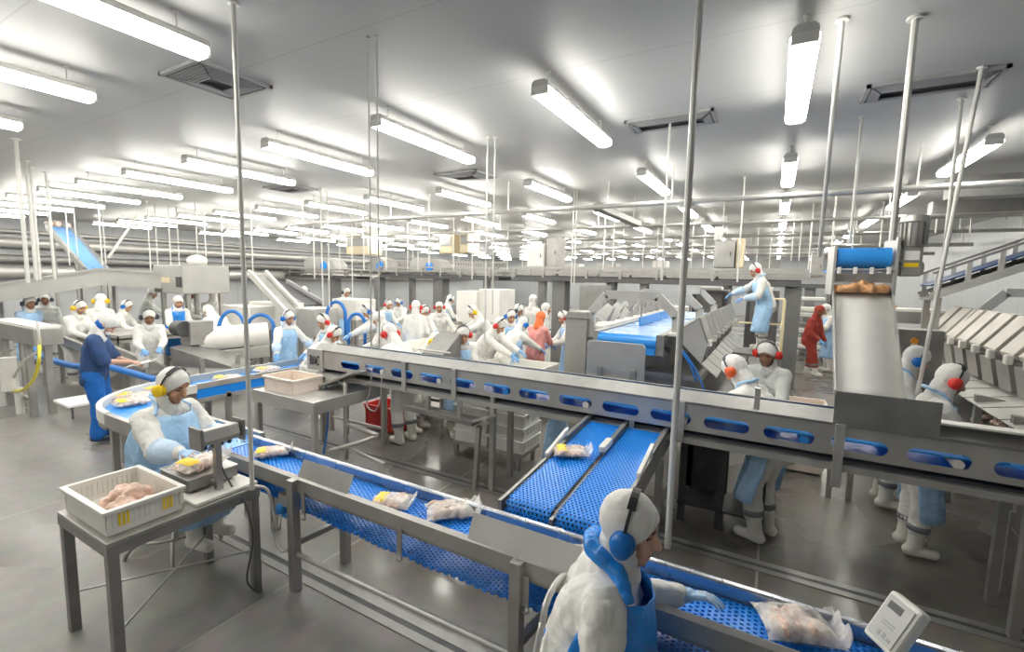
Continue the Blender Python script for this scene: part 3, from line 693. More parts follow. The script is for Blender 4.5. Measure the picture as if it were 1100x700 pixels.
def meat_pile(label, x, y, z, rx, ry, h, n, seed, name='chicken_pile', group=None, m=None):
    r = random.Random(seed); q = MB()
    for i in range(n):
        a = r.uniform(0, 2*PI); d = math.sqrt(r.random()); q.sph((x+rx*d*math.cos(a), y+ry*d*math.sin(a), z+h*(.25+.6*(1-d)*r.random())), (r.uniform(.03, .06), r.uniform(.02, .035), h*.25+.012), 9, 6, RotZ(r.uniform(0, 3)) @ RotY(r.uniform(-.4, .4)))
    me = remesh(q, name, .009, 1, off=(x, y, z), zmin=0.0); o = bpy.data.objects.new(name, me); COL.objects.link(o); me.materials.append(m or MEAT); o.location = (x, y, z)
    return tag(o, label, 'raw chicken', group, 'stuff')
crate('plastic_crate', 'white slotted plastic crate with yellow marks on the steel table at left', 'crate', -3.60, -3.03, .99, 1.37, .762, .145, yellow=True)
meat_pile('heap of raw chicken pieces inside the white crate with yellow marks', -3.30, 1.20, .776, .19, .12, .15, 40, 3)
sc = thing('weighing_scale', 'bench scale with steel platform and raised display on the left table', 'scale', (-3.28, 1.60, .785))
MB().bx(-3.50, -3.14, 1.45, 1.76, .80, .875).build('platform', STEELD, sc, bevel=.008)
MB().bx(-3.505, -3.135, 1.445, 1.765, .875, .882).build('pan', STEELL, sc, bevel=.003)
for x in (-3.46, -3.18):
    for y in (1.49, 1.72): MB().cyl((x, y, .785), (x, y, .80), .02, 10).build('foot', DARK, sc)
MB().bx(-3.135, -3.06, 1.575, 1.615, .81, .84).bx(-3.09, -3.05, 1.575, 1.615, .785, 1.10).build('column', STEEL, sc, bevel=.003)
hb = MB().prism([(-3.14, 1.09), (-3.05, 1.10), (-3.03, 1.13), (-3.05, 1.20), (-3.12, 1.195)], 'y', 1.50, 1.73).build('display_head', STEEL, sc, bevel=.006)
MB().bx(-3.16, -3.02, 1.475, 1.495, 1.08, 1.22).build('bracket', STEELD, sc, bevel=.003); MB().bx(-3.16, -3.02, 1.74, 1.755, 1.08, 1.22).build('bracket', STEELD, sc, bevel=.003)
for k in range(4): MB().cyl((-3.08, 1.53+.05*k, 1.07), (-3.08, 1.53+.05*k, 1.10), .012, 8).build('cable_gland', DARK, sc)
MB().tube(smoothpath([(-3.08, 1.58, 1.07), (-3.05, 1.62, .90), (-3.03, 1.66, .78), (-2.93, 1.69, .66), (-2.93, 1.72, .40), (-2.98, 1.70, .12), (-2.92, 1.75, .02)], 6), .006, 8).build('cable', DARK, sc, smooth=True)
tag(MB().tube(smoothpath([(-2.935, 1.74, .78), (-2.92, 1.83, .72), (-2.90, 1.86, .52), (-2.93, 1.90, .40), (-2.99, 1.97, .48)], 6), .010, 8).build('hose', PIPEW, None, smooth=True), 'pale hose from the thin pole foot to the blue coupling under the near belt', 'hose')
bag('bag of chicken with bright yellow print lying on the bench scale', (-3.27, 1.585, .882), 1.75, L=.29, W=.18, T=.09, seed=7)

# ------------------------------------------------------------------ curved conveyor behind the left worker
cc = thing('curved_conveyor', 'white rimmed blue belt curve turning behind the worker with yellow ear muffs', 'conveyor', (-5.6, 2.6, 0))
cx, cy = -5.62, 3.02
def ring(r0, r1, z0, z1, a0=180, a1=270, n=20):
    m = MB(); vs = []
    for k in range(n+1):
        a = math.radians(a0+(a1-a0)*k/n)
        for r, z in ((r0, z0), (r1, z0), (r1, z1), (r0, z1)): vs.append((cx+r*math.cos(a), cy+r*math.sin(a), z))
    fs = [(4*k+e, 4*k+(e+1) % 4, 4*k+4+(e+1) % 4, 4*k+4+e) for k in range(n) for e in range(4)]
    return m.add(vs, fs+[(0, 1, 2, 3), (4*n+3, 4*n+2, 4*n+1, 4*n)])
ring(.62, 1.08, .70, .715).build('belt', BBELTF, cc)
ring(1.08, 1.13, .68, .80).build('outer_rim', WPLAST, cc, smooth=40); ring(.58, .62, .68, .78).build('inner_rim', WPLAST, cc, smooth=40)
ring(.60, 1.12, .62, .69).build('frame', STEELD, cc)
for a in (190, 225, 262): MB().bx(cx+1.02*math.cos(math.radians(a))-.03, cx+1.02*math.cos(math.radians(a))+.03, cy+1.02*math.sin(math.radians(a))-.03, cy+1.02*math.sin(math.radians(a))+.03, 0, .64).build('leg', STEEL, cc, bevel=.004)
MB().bx(cx, -3.9, cy-1.08, cy-.62, .70, .715).build('outfeed_belt', BBELTF, cc); MB().bx(cx, -3.9, cy-1.13, cy-1.08, .66, .79).bx(cx, -3.9, cy-.62, cy-.58, .66, .77).build('outfeed_rail', STEEL, cc)
MB().bx(cx, -3.9, cy-1.10, cy-.60, .62, .69).build('outfeed_frame', STEELD, cc)
for x in (-5.1, -4.1): MB().bx(x-.03, x+.03, cy-1.1, cy-1.04, 0, .64).bx(x-.03, x+.03, cy-.66, cy-.60, 0, .64).build('leg', STEEL, cc)
for i, (a, r, z) in enumerate(((205, .82, 0), (222, .92, 0), (240, .85, 0))):
    bag('bag of chicken with yellow print on the curved belt, %s from the far end' % ordn[i], (cx+r*math.cos(math.radians(a)), cy+r*math.sin(math.radians(a)), .715), .3+i*.6, L=.32, W=.2, T=.09, seed=2+i, end=False)
# straight packing conveyor feeding the curve
sc2 = thing('packing_conveyor', 'long straight blue conveyor with bags leading to the curved belt', 'conveyor', (-6.47, 5.4, 0))
xa, xb = cx-1.08, cx-.62
MB().bx(xa, xb, cy, 7.4, .70, .715).build('belt', BBELTF, sc2)
MB().bx(xa-.05, xa, cy, 7.4, .62, .80).build('far_rail', STEELL, sc2); MB().bx(xb, xb+.04, cy, 7.4, .72, .79).build('near_rail', STEELL, sc2)
MB().bx(xb+.015, xb+.03, cy, 7.4, .60, .72).build('return_belt', BBELT, sc2); MB().bx(xb, xb+.05, cy, 7.4, .55, .60).build('lower_rail', STEELL, sc2)
for y in (3.4, 4.8, 6.1, 7.3):
    for x in (xa-.02, xb+.02): MB().bx(x-.03, x+.03, y-.03, y+.03, 0, .62).build('leg', STEEL, sc2)
for i, y in enumerate((3.5, 4.15, 4.8, 5.5, 6.2)):
    bag('bag of chicken on the straight conveyor at left, %s from the curve' % ordn[i], ((xa+xb)/2+.06*(-1)**i, y, .715), 1.4+.3*i, L=.34, W=.2, T=.09, seed=2+i % 4, end=False)

# stool for the left worker
sx_, sy_ = -3.98, 1.72
st = thing('work_stool', 'grey tubular stool under the worker with yellow ear muffs', 'stool', (sx_, sy_, 0))
MB().cyl((sx_, sy_, .55), (sx_, sy_, .60), .17, 24).build('seat', GREYM, st, smooth=40, bevel=.01)
MB().cyl((sx_, sy_, .10), (sx_, sy_, .55), .022, 12).build('column', STEEL, st, smooth=40)
for k in range(4):
    a = PI/4+k*PI/2+.3; d = V(math.cos(a), math.sin(a), 0); o = V(sx_, sy_, 0)
    MB().tube(smoothpath([o+V(0, 0, .16), o+d*.16+V(0, 0, .15), o+d*.28+V(0, 0, .08), o+d*.31+V(0, 0, .012)], 5), .014, 10).build('leg', STEEL, st, smooth=True)
MB().tube([V(sx_, sy_, .22)+V(.27*math.cos(t), .27*math.sin(t), 0) for t in [2*PI*k/24 for k in range(25)]], .011, 8).build('foot_ring', STEEL, st, smooth=True)
for k in range(2): MB().bar((sx_, sy_, .22), (sx_+.27*math.cos(k*PI+.5), sy_+.27*math.sin(k*PI+.5), .22), .015, .015).build('spoke', STEEL, st)

# chair for the right worker
chx, chy = -.42, 1.64
ch = thing('tubular_chair', 'white tube framed chair under the seated worker with blue ear muffs', 'chair', (chx, chy, 0))
MB().bx(chx-.20, chx+.20, chy-.19, chy+.19, .50, .54).build('seat', GREYM, ch, bevel=.015)
for s in (-1, 1):
    MB().tube(smoothpath([(chx+.19, chy+s*.19, .0), (chx+.18, chy+s*.19, .49)], 3), .013, 10).build('leg', STEELL, ch, smooth=True)
    MB().tube(smoothpath([(chx-.26, chy+s*.19, .0), (chx-.22, chy+s*.19, .50), (chx-.27, chy+s*.19, .72), (chx-.27, chy+s*.13, .88)], 5), .013, 10).build('leg', STEELL, ch, smooth=True)
MB().tube(smoothpath([(chx-.27, chy-.13, .86), (chx-.27, chy-.10, .94), (chx-.27, chy, .97), (chx-.27, chy+.10, .94), (chx-.27, chy+.13, .86)], 6), .013, 10).build('back_tube', STEELL, ch, smooth=True)
MB().bx(chx-.28, chx-.262, chy-.12, chy+.12, .66, .76).build('backrest', GREYM, ch, bevel=.008)
# ------------------------------------------------------------------ high rail conveyor
YN, YF = 3.93, 4.30
rc = thing('rail_conveyor', 'long raised steel rail conveyor with oblong cut-outs crossing the middle of the hall', 'conveyor', (-1.5, 4.1, 0))
def slotted(x0, x1, y, z0, z1, sz0, sz1, start, pitch, w, th=.012):
    m = MB(); xs = [x0]; k = 0; cuts = []
    while start+k*pitch+w < x1-.03:
        a = start+k*pitch
        if a > x0+.03: cuts.append((a, a+w))
        k += 1
    m.bx(x0, x1, y, y+th, z0, sz0).bx(x0, x1, y, y+th, sz1, z1); px = x0; r = (sz1-sz0)/2; zc = (sz0+sz1)/2
    for a, b in cuts:
        m.bx(px, a, y, y+th, sz0, sz1); px = b
        for cx_, sg in ((a+r, -1), (b-r, 1)):
            for top in (1, -1):
                n = 6; pts = [(cx_+sg*r*math.cos(t), zc+top*r*math.sin(t)) for t in [PI/2*i/n for i in range(n+1)]]
                cor = (cx_+sg*r, zc+top*r)
                for i in range(n): m.prism([cor, pts[i], pts[i+1]], 'y', y, y+th)
    return m.bx(px, x1, y, y+th, sz0, sz1)
RX0, RX1 = -5.12, 3.2
slotted(RX0, RX1, YN, .985, 1.22, 1.03, 1.125, -4.66, .4235, .325).build('near_side_plate', STEELL, rc)
slotted(RX0, RX1, YF, .985, 1.22, 1.03, 1.125, -4.66, .4235, .325).build('far_side_plate', STEELL, rc)
MB().prism([(YN-.015, 1.205), (YN-.015, 1.225), (YN+.085, 1.30), (YN+.09, 1.295), (YN+.01, 1.225), (YN+.01, 1.205)], 'x', RX0, RX1).build('near_ledge', STEELD, rc)
MB().prism([(YF+.025, 1.205), (YF+.025, 1.225), (YF-.06, 1.27), (YF-.065, 1.265), (YF+.0, 1.22), (YF+.0, 1.205)], 'x', RX0, RX1).build('far_ledge', STEELD, rc)
MB().bx(RX0+.15, RX1, YN+.025, YF-.01, 1.09, 1.10).build('belt', BBELTF, rc); MB().bx(RX0+.15, RX1, YN+.03, YF-.02, 1.0, 1.01).build('return_belt', BBELT, rc)
k = 0
x = RX0+.3
while x < RX1:
    MB().cyl((x, YN+.012, 1.055), (x, YF, 1.055), .032, 12).build('roller', WPLAST if k % 3 else BBELTF, rc, smooth=40) if k % 2 == 0 else None
    x += .4235; k += 1
MB().bx(RX0, RX1, YN-.01, YN+.05, .875, .925).build('lower_rail', STEELL, rc); MB().bx(RX0, RX1, YF-.02, YF+.04, .875, .925).build('lower_rail', STEEL, rc)
MB().bx(RX0, RX1, YN+.05, YF-.02, .925, .945).build('drip_pan', DARK, rc)
eb = MB().bx(RX0-.16, RX0+.14, YN-.02, YF+.03, .95, 1.225).build('end_housing', STEELL, rc, bevel=.006)
be = MB(); be.cyl((RX0-.01, YN-.055, 1.08), (RX0-.01, YN-.02, 1.08), .055, 16)
for dx, dz in ((-.08, .05), (.07, .05), (-.08, -.05), (.07, -.05)): be.cyl((RX0+dx, YN-.04, 1.08+dz), (RX0+dx, YN-.02, 1.08+dz), .012, 8)
be.build('bearing', DARK, rc, smooth=40)
for x in (-5.02, -2.42, -1.0, 1.46, 3.1):
    for y in (YN-.02, YF-.02): MB().bx(x-.028, x+.028, y, y+.056, 0, .875).bx(x-.022, x+.022, y+.006, y+.05, .92, .99).build('leg', STEEL, rc, bevel=.004)
for x in (-3.6, -2.9, -.6, .47): MB().bx(x-.03, x+.03, YN-.028, YN-.012, .76 if x > 0 else .88, 1.22).build('bracket', STEELL, rc, bevel=.003)
MB().bx(.42, .99, YN-.03, YN-.024, 1.225, 1.455).build('guard_panel', STEELD, rc)
pa, pb = at_y(630, 410, YF), at_y(694, 370, YF)
pl = MB().prism([(pa.x, pa.z), (pa.x, pb.z-.025), (pa.x+.025, pb.z), (pb.x-.025, pb.z), (pb.x, pb.z-.025), (pb.x, pa.z)], 'y', YF-.02, YF).build('upright_panel', STEELL, rc, bevel=.004)
for x in (pa.x+.14, pb.x-.10): MB().bx(x-.025, x+.025, YF-.045, YF-.02, 1.18, 1.36).build('panel_bracket', STEEL, pl)
for x in (-.06,): MB().bx(x-.02, x+.02, YN, YN+.05, 1.22, 1.40).build('stop_post', STEELL, rc, bevel=.003)
tl = thing('drip_tray', 'narrow steel tray on a slanted leg hanging under the raised rail conveyor', 'tray', (-2.8, 3.86, 0))
a, b = at_y(437, 437, 3.86), at_y(512, 455, 3.86)
MB().bar(a, b, .16, .012).bar(a+V(0, -.08, .02), b+V(0, -.08, .02), .01, .05).bar(a+V(0, .08, .02), b+V(0, .08, .02), .01, .05).build('tray', STEELD, tl)
c2 = at_y(528, 447, 3.80); MB().bar(b+V(-.05, 0, .01), c2, .13, .03).build('spout', STEEL, tl, bevel=.004)
lg = at_z(517, 520, 0); MB().bar((lg.x, 3.86, 0), (b.x+.03, 3.86, b.z-.02), .045, .045).build('leg', STEEL, tl)
for px, py in ((460, 440), (494, 448)): q = at_y(px, py, 3.86); MB().bx(q.x-.02, q.x+.02, 3.84, 3.88, q.z, .90).build('hanger', STEEL, tl)
fr = thing('tube_frame', 'bent tube support frame under the left end of the raised rail conveyor', 'frame', (-4.6, 3.7, 0))
g1 = [at_y(372, 487, 3.70), at_y(371, 420, 3.70), at_y(369, 412, 3.72), at_y(358, 407, 3.8)]
MB().tube(smoothpath([V(g1[0].x, 3.7, 0), g1[1], g1[2], g1[3]], 4), .022, 10).build('leg', STEELL, fr, smooth=True)
MB().tube(smoothpath([V(g1[0].x, 3.7, .42), (g1[0].x+.42, 3.70, .40), (g1[0].x+.47, 3.70, .36), (g1[0].x+.05, 3.42, .20)], 4), .022, 10).build('foot_loop', STEELL, fr, smooth=True)
MB().tube([V(g1[0].x, 3.7, .15), (g1[0].x+.7, 3.62, .12)], .018, 10).build('stretcher', STEELL, fr, smooth=True)
a, b = at_y(351, 413, 3.8), at_y(385, 399, 3.8); MB().bar(a, b, .30, .035).build('infeed_plate', STEEL, fr, bevel=.004)
tag(MB().tube(smoothpath([at_y(400, 396, 3.88), at_y(397, 420, 3.87), at_y(394, 435, 3.86), at_y(403, 441, 3.86), at_y(409, 425, 3.87), at_y(410, 399, 3.88)], 6), .007, 8).build('cable', STEELL, None, smooth=True), 'thin pale cable loop hanging from the left part of the raised rail conveyor', 'cable')
tag(MB().tube(smoothpath([at_y(350, 414, 3.75), at_y(352, 440, 3.72), at_y(351, 465, 3.70), at_y(347, 490, 3.66)], 5), .012, 8).build('hose', BHOSE, None, smooth=True), 'thin blue hose dropping beside the bent tube frame', 'hose')

# ------------------------------------------------------------------ twin belts
tw = thing('twin_belt_conveyor', 'pair of short inclined blue modular belts leading under the raised rail conveyor', 'conveyor', (-1.08, 3.2, 0))
YS = 2.40
def tz(y): return .815+(y-YS)*.065
for x0, x1 in ((-1.375, -1.07), (-1.035, -.73)):
    p = [(YS, .60), (YS, .74)] + [(YS+.06-.06*math.cos(t), .755+.06*math.sin(t)) for t in [PI/2*i/5 for i in range(1, 6)]] + [(5.0, tz(5.0))]
    link_belt([(-a, b) for a, b in p][::-1] if False else [(a, b) for a, b in p], x0, x1, lambda s, v, z: (v, s, z), .024, .026).build('belt', BBELT, tw)
    MB().cyl((x0+.01, YS+.06, .75), (x1-.01, YS+.06, .75), .045, 14).build('end_roller', DARK, tw, smooth=40)
for x, n_ in ((-1.40, 'side_rail'), (-1.053, 'centre_rail'), (-.715, 'side_rail')):
    MB().bar((x, YS-.02, tz(YS)-.075), (x, 5.0, tz(5.0)-.06), .022, .16 if n_[0] == 's' else .10).build(n_, STEEL, tw)
    MB().bar((x, 3.4, tz(3.4)+.03), (x, 5.0, tz(5.0)+.03), .035, .04).build('wear_strip', WPLAST if x < -1.4 else STEELD, tw)
for x in (-1.40, -.715):
    for y in (2.6, 3.75): MB().bx(x-.025, x+.025, y-.025, y+.025, 0, tz(y)-.13).build('leg', STEEL, tw)
    q = tz(3.35); MB().bar((x, 3.05, tz(3.05)+.03), (x, 3.45, tz(3.45)+.09), .03, .035).build('guide', WPLAST, tw, bevel=.006)
MB().bar((-1.053, 3.28, tz(3.28)+.05), (-1.053, 3.48, tz(3.48)+.05), .05, .05).build('joint_block', WPLAST, tw, bevel=.008)
MB().bar((-1.45, 2.42, .62), (-.70, 2.42, .62), .02, .04).build('crossbar', STEEL, tw)
bag('bag of chicken with yellow corner on the left one of the twin blue belts', (-1.26, 3.18, tz(3.18)+.004), .5, L=.25, W=.18, T=.07, seed=3)
MB_ = None
# ------------------------------------------------------------------ grader in the middle
gr = thing('grading_machine', 'steel grading machine with blue belt and slanted baffle plates at centre right', 'grader', (-1.1, 6.8, 0))
GY0, GY1 = 5.0, 9.6
MB().bx(-1.70, -1.06, GY0+.05, GY1, 1.585, 1.60).build('belt', BBELTL, gr)
MB().cyl((-1.70, GY0+.06, 1.525), (-1.06, GY0+.06, 1.525), .078, 20).bx(-1.69, -1.07, GY0+.0, GY0+.02, 1.40, 1.53).build('drive_roller', BBELTF, gr, smooth=40)
MB().bx(-1.76, -1.70, GY0, GY1, 1.42, 1.62).build('side_frame', STEEL, gr); MB().bx(-1.06, -.98, GY0, GY1, 1.40, 1.62).build('side_frame', STEELD, gr)
MB().bx(-1.98, -1.76, GY0+.35, GY1, 1.60, 1.64).build('left_ledge', WPLAST, gr); MB().bx(-.98, -.86, GY0+.2, GY1, 1.60, 1.63).build('right_ledge', WPLAST, gr)
MB().bx(-1.50, -1.485, GY0+1.0, GY0+2.9, 1.605, 1.72).build('divider', BBELTF, gr)
MB().cyl((-1.50, GY0+1.1, 1.70), (-1.50, GY0+1.1, 1.90), .012, 8).build('divider_post', STEELD, gr)
be = MB()
for dy, z in ((.10, 1.50), (.22, 1.54), (.20, 1.45)): be.cyl((-.985, GY0+dy, z), (-.95, GY0+dy, z), .035, 12)
be.build('bearing', DARK, gr, smooth=40)
# baffles right: profile in x-z
prof = [(-.80, 1.72), (-.62, 1.82), (-.50, 1.56), (-.57, 1.38), (-.80, 1.60)]
NB = 9
for k in range(NB):
    y = GY0+k*.43
    MB().prism([(-.82, 1.71), (-.64, 1.83), (-.55, 1.585), (-.60, 1.36), (-.84, 1.60)], 'y', y, y+.012).bar((-.64, y+.2, 1.83), (-.55, y+.2, 1.575), .40, .012, (1, 0, 0)).bar((-.82, y+.2, 1.71), (-.64, y+.2, 1.83), .40, .010, (0, 0, 1)).build('baffle', STEEL if k else STEELL, gr)
    MB().ob((-.54, y+.03, 1.58), (.05, .06, .07)).build('white_clip', WPLAST, gr, bevel=.012)
    MB().bar((-.60, y+.21, 1.36), (-.45, y+.21, 1.24), .40, .012, (0, 0, 1)).build('lower_flap', STEEL, gr)
for k in range(8):
    y = GY0+1.0+k*.45
    MB().bar((-1.92, y, 1.64), (-1.92, y+.30, 1.80), .06, .012, (1, 0, 0)).bar((-2.02, y, 1.64), (-1.92, y+.30, 1.80), .25, .012, (0, 1, 0)).build('side_gate', STEELD, gr)
for ya in (GY0+.35, GY0+2.1, GY0+3.9):
    a = MB(); pts = [(-1.92, 1.50), (-1.92, 1.80), (-1.74, 2.02), (-1.14, 2.02), (-.92, 1.80), (-.92, 1.60)]
    for p, q in zip(pts, pts[1:]): a.bar((p[0], ya, p[1]), (q[0], ya, q[1]), .10, .045, (0, 1, 0))
    a.build('arch', STEELL, gr)
MB().bx(-2.22, -1.94, GY0+.28, GY0+.62, .0, 1.72).prism([(-2.24, 1.72), (-2.18, 1.80), (-1.95, 1.80), (-1.92, 1.72)], 'y', GY0+.26, GY0+.64).build('cabinet', STEEL, gr, bevel=.006)
MB().bx(-1.70, -.62, GY0+.25, GY1, 1.12, 1.18).bx(-1.70, -.70, GY0+.3, GY0+.36, .78, 1.12).build('under_frame', STEELD, gr)
MB().bx(-1.55, -1.02, GY0+.5, GY1, 1.18, 1.40).build('bed', STEELD, gr)
for x in (-1.72, -.66):
    for y in (GY0+.3, GY0+2.2, GY1-.1): MB().bx(x-.04, x+.04, y-.04, y+.04, 0, 1.15).build('leg', STEELD, gr, bevel=.004)
MB().bx(-.78, -.36, GY0+.3, GY1, .80, .84).build('catch_table', STEELD, gr); 
for y in (GY0+.4, GY0+2, GY1-.2): MB().bx(-.42, -.37, y, y+.05, 0, .80).build('leg', STEEL, gr)
for k, (a, b) in enumerate((((731, 373), (757, 420)), ((730, 375), (748, 410)))):
    p, q = at_y(*a, GY0-.03), at_y(*b, GY0-.03); MB().tube(smoothpath([p, lerp(p, q, .5)+V(.02, -.02, .02), q], 6), .010, 8).build('air_hose', BHOSE, gr, smooth=True)

# shelf with bags below the rail conveyor
sh_ = thing('bag_rack', 'dark steel rack holding yellow printed bags under the raised rail conveyor', 'rack', (-.3, 4.55, 0))
for x in (-.62, -.30, .02):
    for y in (4.36, 4.74): MB().bx(x-.03, x+.03, y-.02, y+.02, 0, .84).build('post', DARK, sh_)
MB().bx(-.66, .05, 4.34, 4.76, .80, .82).build('shelf', STEELD, sh_); MB().bx(-.66, .05, 4.34, 4.76, .16, .18).build('shelf', DARK, sh_); MB().bx(-.64, -.30, 4.72, 4.735, .18, .80).build('back_panel', DARK, sh_)
for s, x in enumerate((-.47, -.13)): bag('bag with yellow print on the dark rack under the rail conveyor, %s one' % ('left' if s == 0 else 'right'), (x, 4.55, .82), .2, L=.28, W=.2, T=.1, seed=5+s, end=False)

# ------------------------------------------------------------------ steep slide with blue roller
cs = thing('steel_slide', 'wide steel slide with a blue roller at its top feeding the raised rail conveyor', 'chute', (.65, 4.7, 1.2))
yb, yt = 4.42, 5.30
xl, xr = .47, .90
n = 12; vs = []; pr = []
for i in range(n+1):
    t = i/n; y = yb+(yt-yb)*t; z = 1.32+(2.16-1.32)*(t**1.03)
    pr.append((y, z))
m = MB(); vs = []
for y, z in pr: vs += [(xl, y, z), (xr, y, z)]
m.add(vs, [(2*i, 2*i+1, 2*i+3, 2*i+2) for i in range(n)]); o = m.build('slide_bed', mat('slide_sheet', (.70, .695, .67), .5, .0, .06, 5), cs, smooth=True); q = o.modifiers.new('t', 'SOLIDIFY'); q.thickness = .01
for x in (xl, xr):
    m = MB()
    for (y, z), (y2, z2) in zip(pr, pr[1:]): m.add([(x-.006, y, z), (x+.006, y, z), (x+.006, y2, z2), (x-.006, y2, z2), (x-.006, y-.03, z+.05), (x+.006, y-.03, z+.05), (x+.006, y2-.03, z2+.05), (x-.006, y2-.03, z2+.05)], [(0, 1, 2, 3), (4, 7, 6, 5), (0, 4, 5, 1), (1, 5, 6, 2), (2, 6, 7, 3), (3, 7, 4, 0)])
    m.build('side_rim', STEELL, cs)
MB().cyl((xl+.01, yt+.02, 2.44), (xr-.02, yt+.02, 2.44), .095, 24).build('roller', BBELTF, cs, smooth=40)
MB().bx(xl-.02, xl, yt-.1, yt+.5, 2.1, 2.55).build('side_plate', STEELL, cs); MB().bx(xr, xr+.02, yt-.1, yt+.5, 2.1, 2.62).build('side_plate', STEELL, cs)
MB().bx(xl, xr, yt-.02, yt+.0, 2.22, 2.31).build('scraper_plate', STEEL, cs)
MB().cyl((xl-.02, yt-.09, 2.335), (xr+.02, yt-.09, 2.335), .008, 8).build('scraper_bar', STEELL, cs)
for k in range(4): x = xl+.03+(xr-xl-.07)*k/3; MB().ob((x, yt-.09, 2.325), (.03, .04, .06)).build('white_clip', WPLAST, cs, bevel=.006)
for x in (xl+.16, xr-.10): MB().bx(x-.025, x+.025, yt+.35, yt+.40, 0, 2.02).build('leg', STEEL, cs)
MB().bx(xl, xr, yt+.05, yt+1.2, 2.33, 2.35).build('infeed_belt', BBELT, cs); MB().bx(xl, xr, yt+.1, yt+.5, 2.02, 2.10).build('hopper', DARK, cs)
meat_pile('brown chicken pieces at the top of the steel slide under the blue roller', (xl+xr)/2, yt-.04, 2.125, .19, .10, .12, 44, 8, m=MEATO)
gm = thing('gear_motor', 'grey upright gear motor with yellow label beside the blue roller', 'motor', (1.08, 5.32, 2.3))
gx, gy = 1.02, 5.32
mm = MB(); mm.cyl((gx, gy, 2.540), (gx, gy, 2.75), .085, 20); 
for k in range(16): a = 2*PI*k/16; mm.ob((gx+.09*math.cos(a), gy+.09*math.sin(a), 2.645), (.03, .008, .19), RotZ(a))
mm.build('motor_body', STEEL, gm, smooth=40)
MB().cyl((gx, gy, 2.745), (gx, gy, 2.81), .105, 24, r2=.095).build('fan_cowl', STEELL, gm, smooth=40, bevel=.01)
MB().bx(gx-.07, gx+.07, gy-.07, gy+.07, 2.280, 2.540).cyl((gx-.17, gy, 2.350), (gx+.09, gy, 2.350), .06, 16).build('gearbox', STEEL, gm, bevel=.012)
MB().bx(gx-.055, gx+.045, gy-.074, gy-.070, 2.420, 2.500).build('rating_plate', PAPER, gm); MB().bx(gx-.055, gx+.045, gy-.076, gy-.070, 2.360, 2.395).build('yellow_label', YEL, gm)
tag(MB().bar((.93, 5.28, 2.66), (.93, 5.6, 2.62), .02, .5, (0, 0, 1)).build('side_guard', STEELL, None), 'pale sloped guard sheet between the blue roller and motor', 'guard') if False else None
# ------------------------------------------------------------------ right grader
g2 = thing('flap_grader', 'grading machine with a row of long beige flaps at the right edge', 'grader', (2.2, 6.6, 0))
for k in range(10):
    y = 4.60+k*.40
    MB().prism([(1.90, 1.60), (2.13, 1.93), (2.22, 1.93), (2.24, 1.90), (2.01, 1.54), (1.92, 1.56)], 'y', y, y+.30).build('flap', WPLAST if False else mat('beige_flap', (.52, .49, .44), .45, .15, .08, 6), g2, bevel=.006)
    MB().ob((1.885, y+.04, 1.55), (.06, .07, .09)).build('white_clip', WPLAST, g2, bevel=.014)
    MB().prism([(1.88, 1.51), (2.10, 1.51), (2.05, 1.25), (1.93, 1.25)], 'y', y+.02, y+.30).build('hopper', STEEL, g2)
    MB().bar((1.60, y+.16, 1.17), (2.04, y+.16, 1.25), .37, .008, (0, 0, 1)).build('tray', STEELL, g2)
MB().bx(2.36, 2.95, 4.6, 8.7, 1.70, 1.74).build('belt', BBELTL, g2); MB().bx(2.32, 2.36, 4.9, 8.7, 1.45, 1.80).bx(2.95, 2.99, 4.9, 8.7, 1.45, 1.80).build('side_frame', STEEL, g2)
for ya in (5.75, 7.6):
    a = MB(); pts = [(2.05, 1.72), (2.12, 1.85), (2.36, 2.14), (3.0, 2.14), (3.2, 1.9), (3.2, 1.5)]
    for p, q in zip(pts, pts[1:]): a.bar((p[0], ya, p[1]), (q[0], ya, q[1]), .10, .05, (0, 1, 0))
    a.build('arch', STEELL, g2)
MB().cyl((2.66, 6.2, 1.95), (2.66, 6.6, 1.95), .12, 16).bx(2.60, 2.72, 6.35, 6.45, 1.74, 1.95).build('motor', DARK, g2, smooth=40)
for x in (2.38, 2.93):
    for y in (5.2, 6.9, 8.5): MB().bx(x-.04, x+.04, y-.04, y+.04, 0, 1.5).build('leg', STEELD, g2)
MB().bx(2.0, 2.97, 4.95, 8.7, 1.40, 1.46).build('under_frame', STEELD, g2); MB().bx(2.45, 2.9, 5.0, 8.6, .3, 1.40).build('cavity_shade', DARK, g2)  # dark box stands in for the shade of the cavity below the flaps
tb2 = thing('trimming_table', 'steel trimming table with raw chicken in front of the right workers', 'table', (1.95, 5.6, 0))
MB().bx(1.62, 2.30, 4.6, 7.8, .90, .93).build('tabletop', STEELD, tb2, bevel=.004); MB().bx(1.60, 1.63, 4.6, 7.8, .86, .97).bx(1.6, 2.3, 4.58, 4.61, .86, .97).build('rim', STEEL, tb2)
for x in (1.68, 2.24):
    for y in (4.68, 6.2, 7.7): MB().bx(x-.03, x+.03, y-.03, y+.03, 0, .90).build('leg', STEEL, tb2)
for y in (4.85, 5.6):
    MB().bx(1.63, 1.68, y-.03, y+.03, .93, 1.24).build('frame_post', STEEL, tb2); MB().bar((1.65, y, 1.22), (2.0, y, 1.16), .05, .05).build('frame_arm', STEEL, tb2)
meat_pile('heap of raw chicken on the trimming table at the right edge', 1.95, 4.95, .93, .28, .22, .07, 40, 4)
meat_pile('raw chicken pieces farther along the right trimming table', 1.95, 5.9, .93, .24, .28, .06, 36, 14)
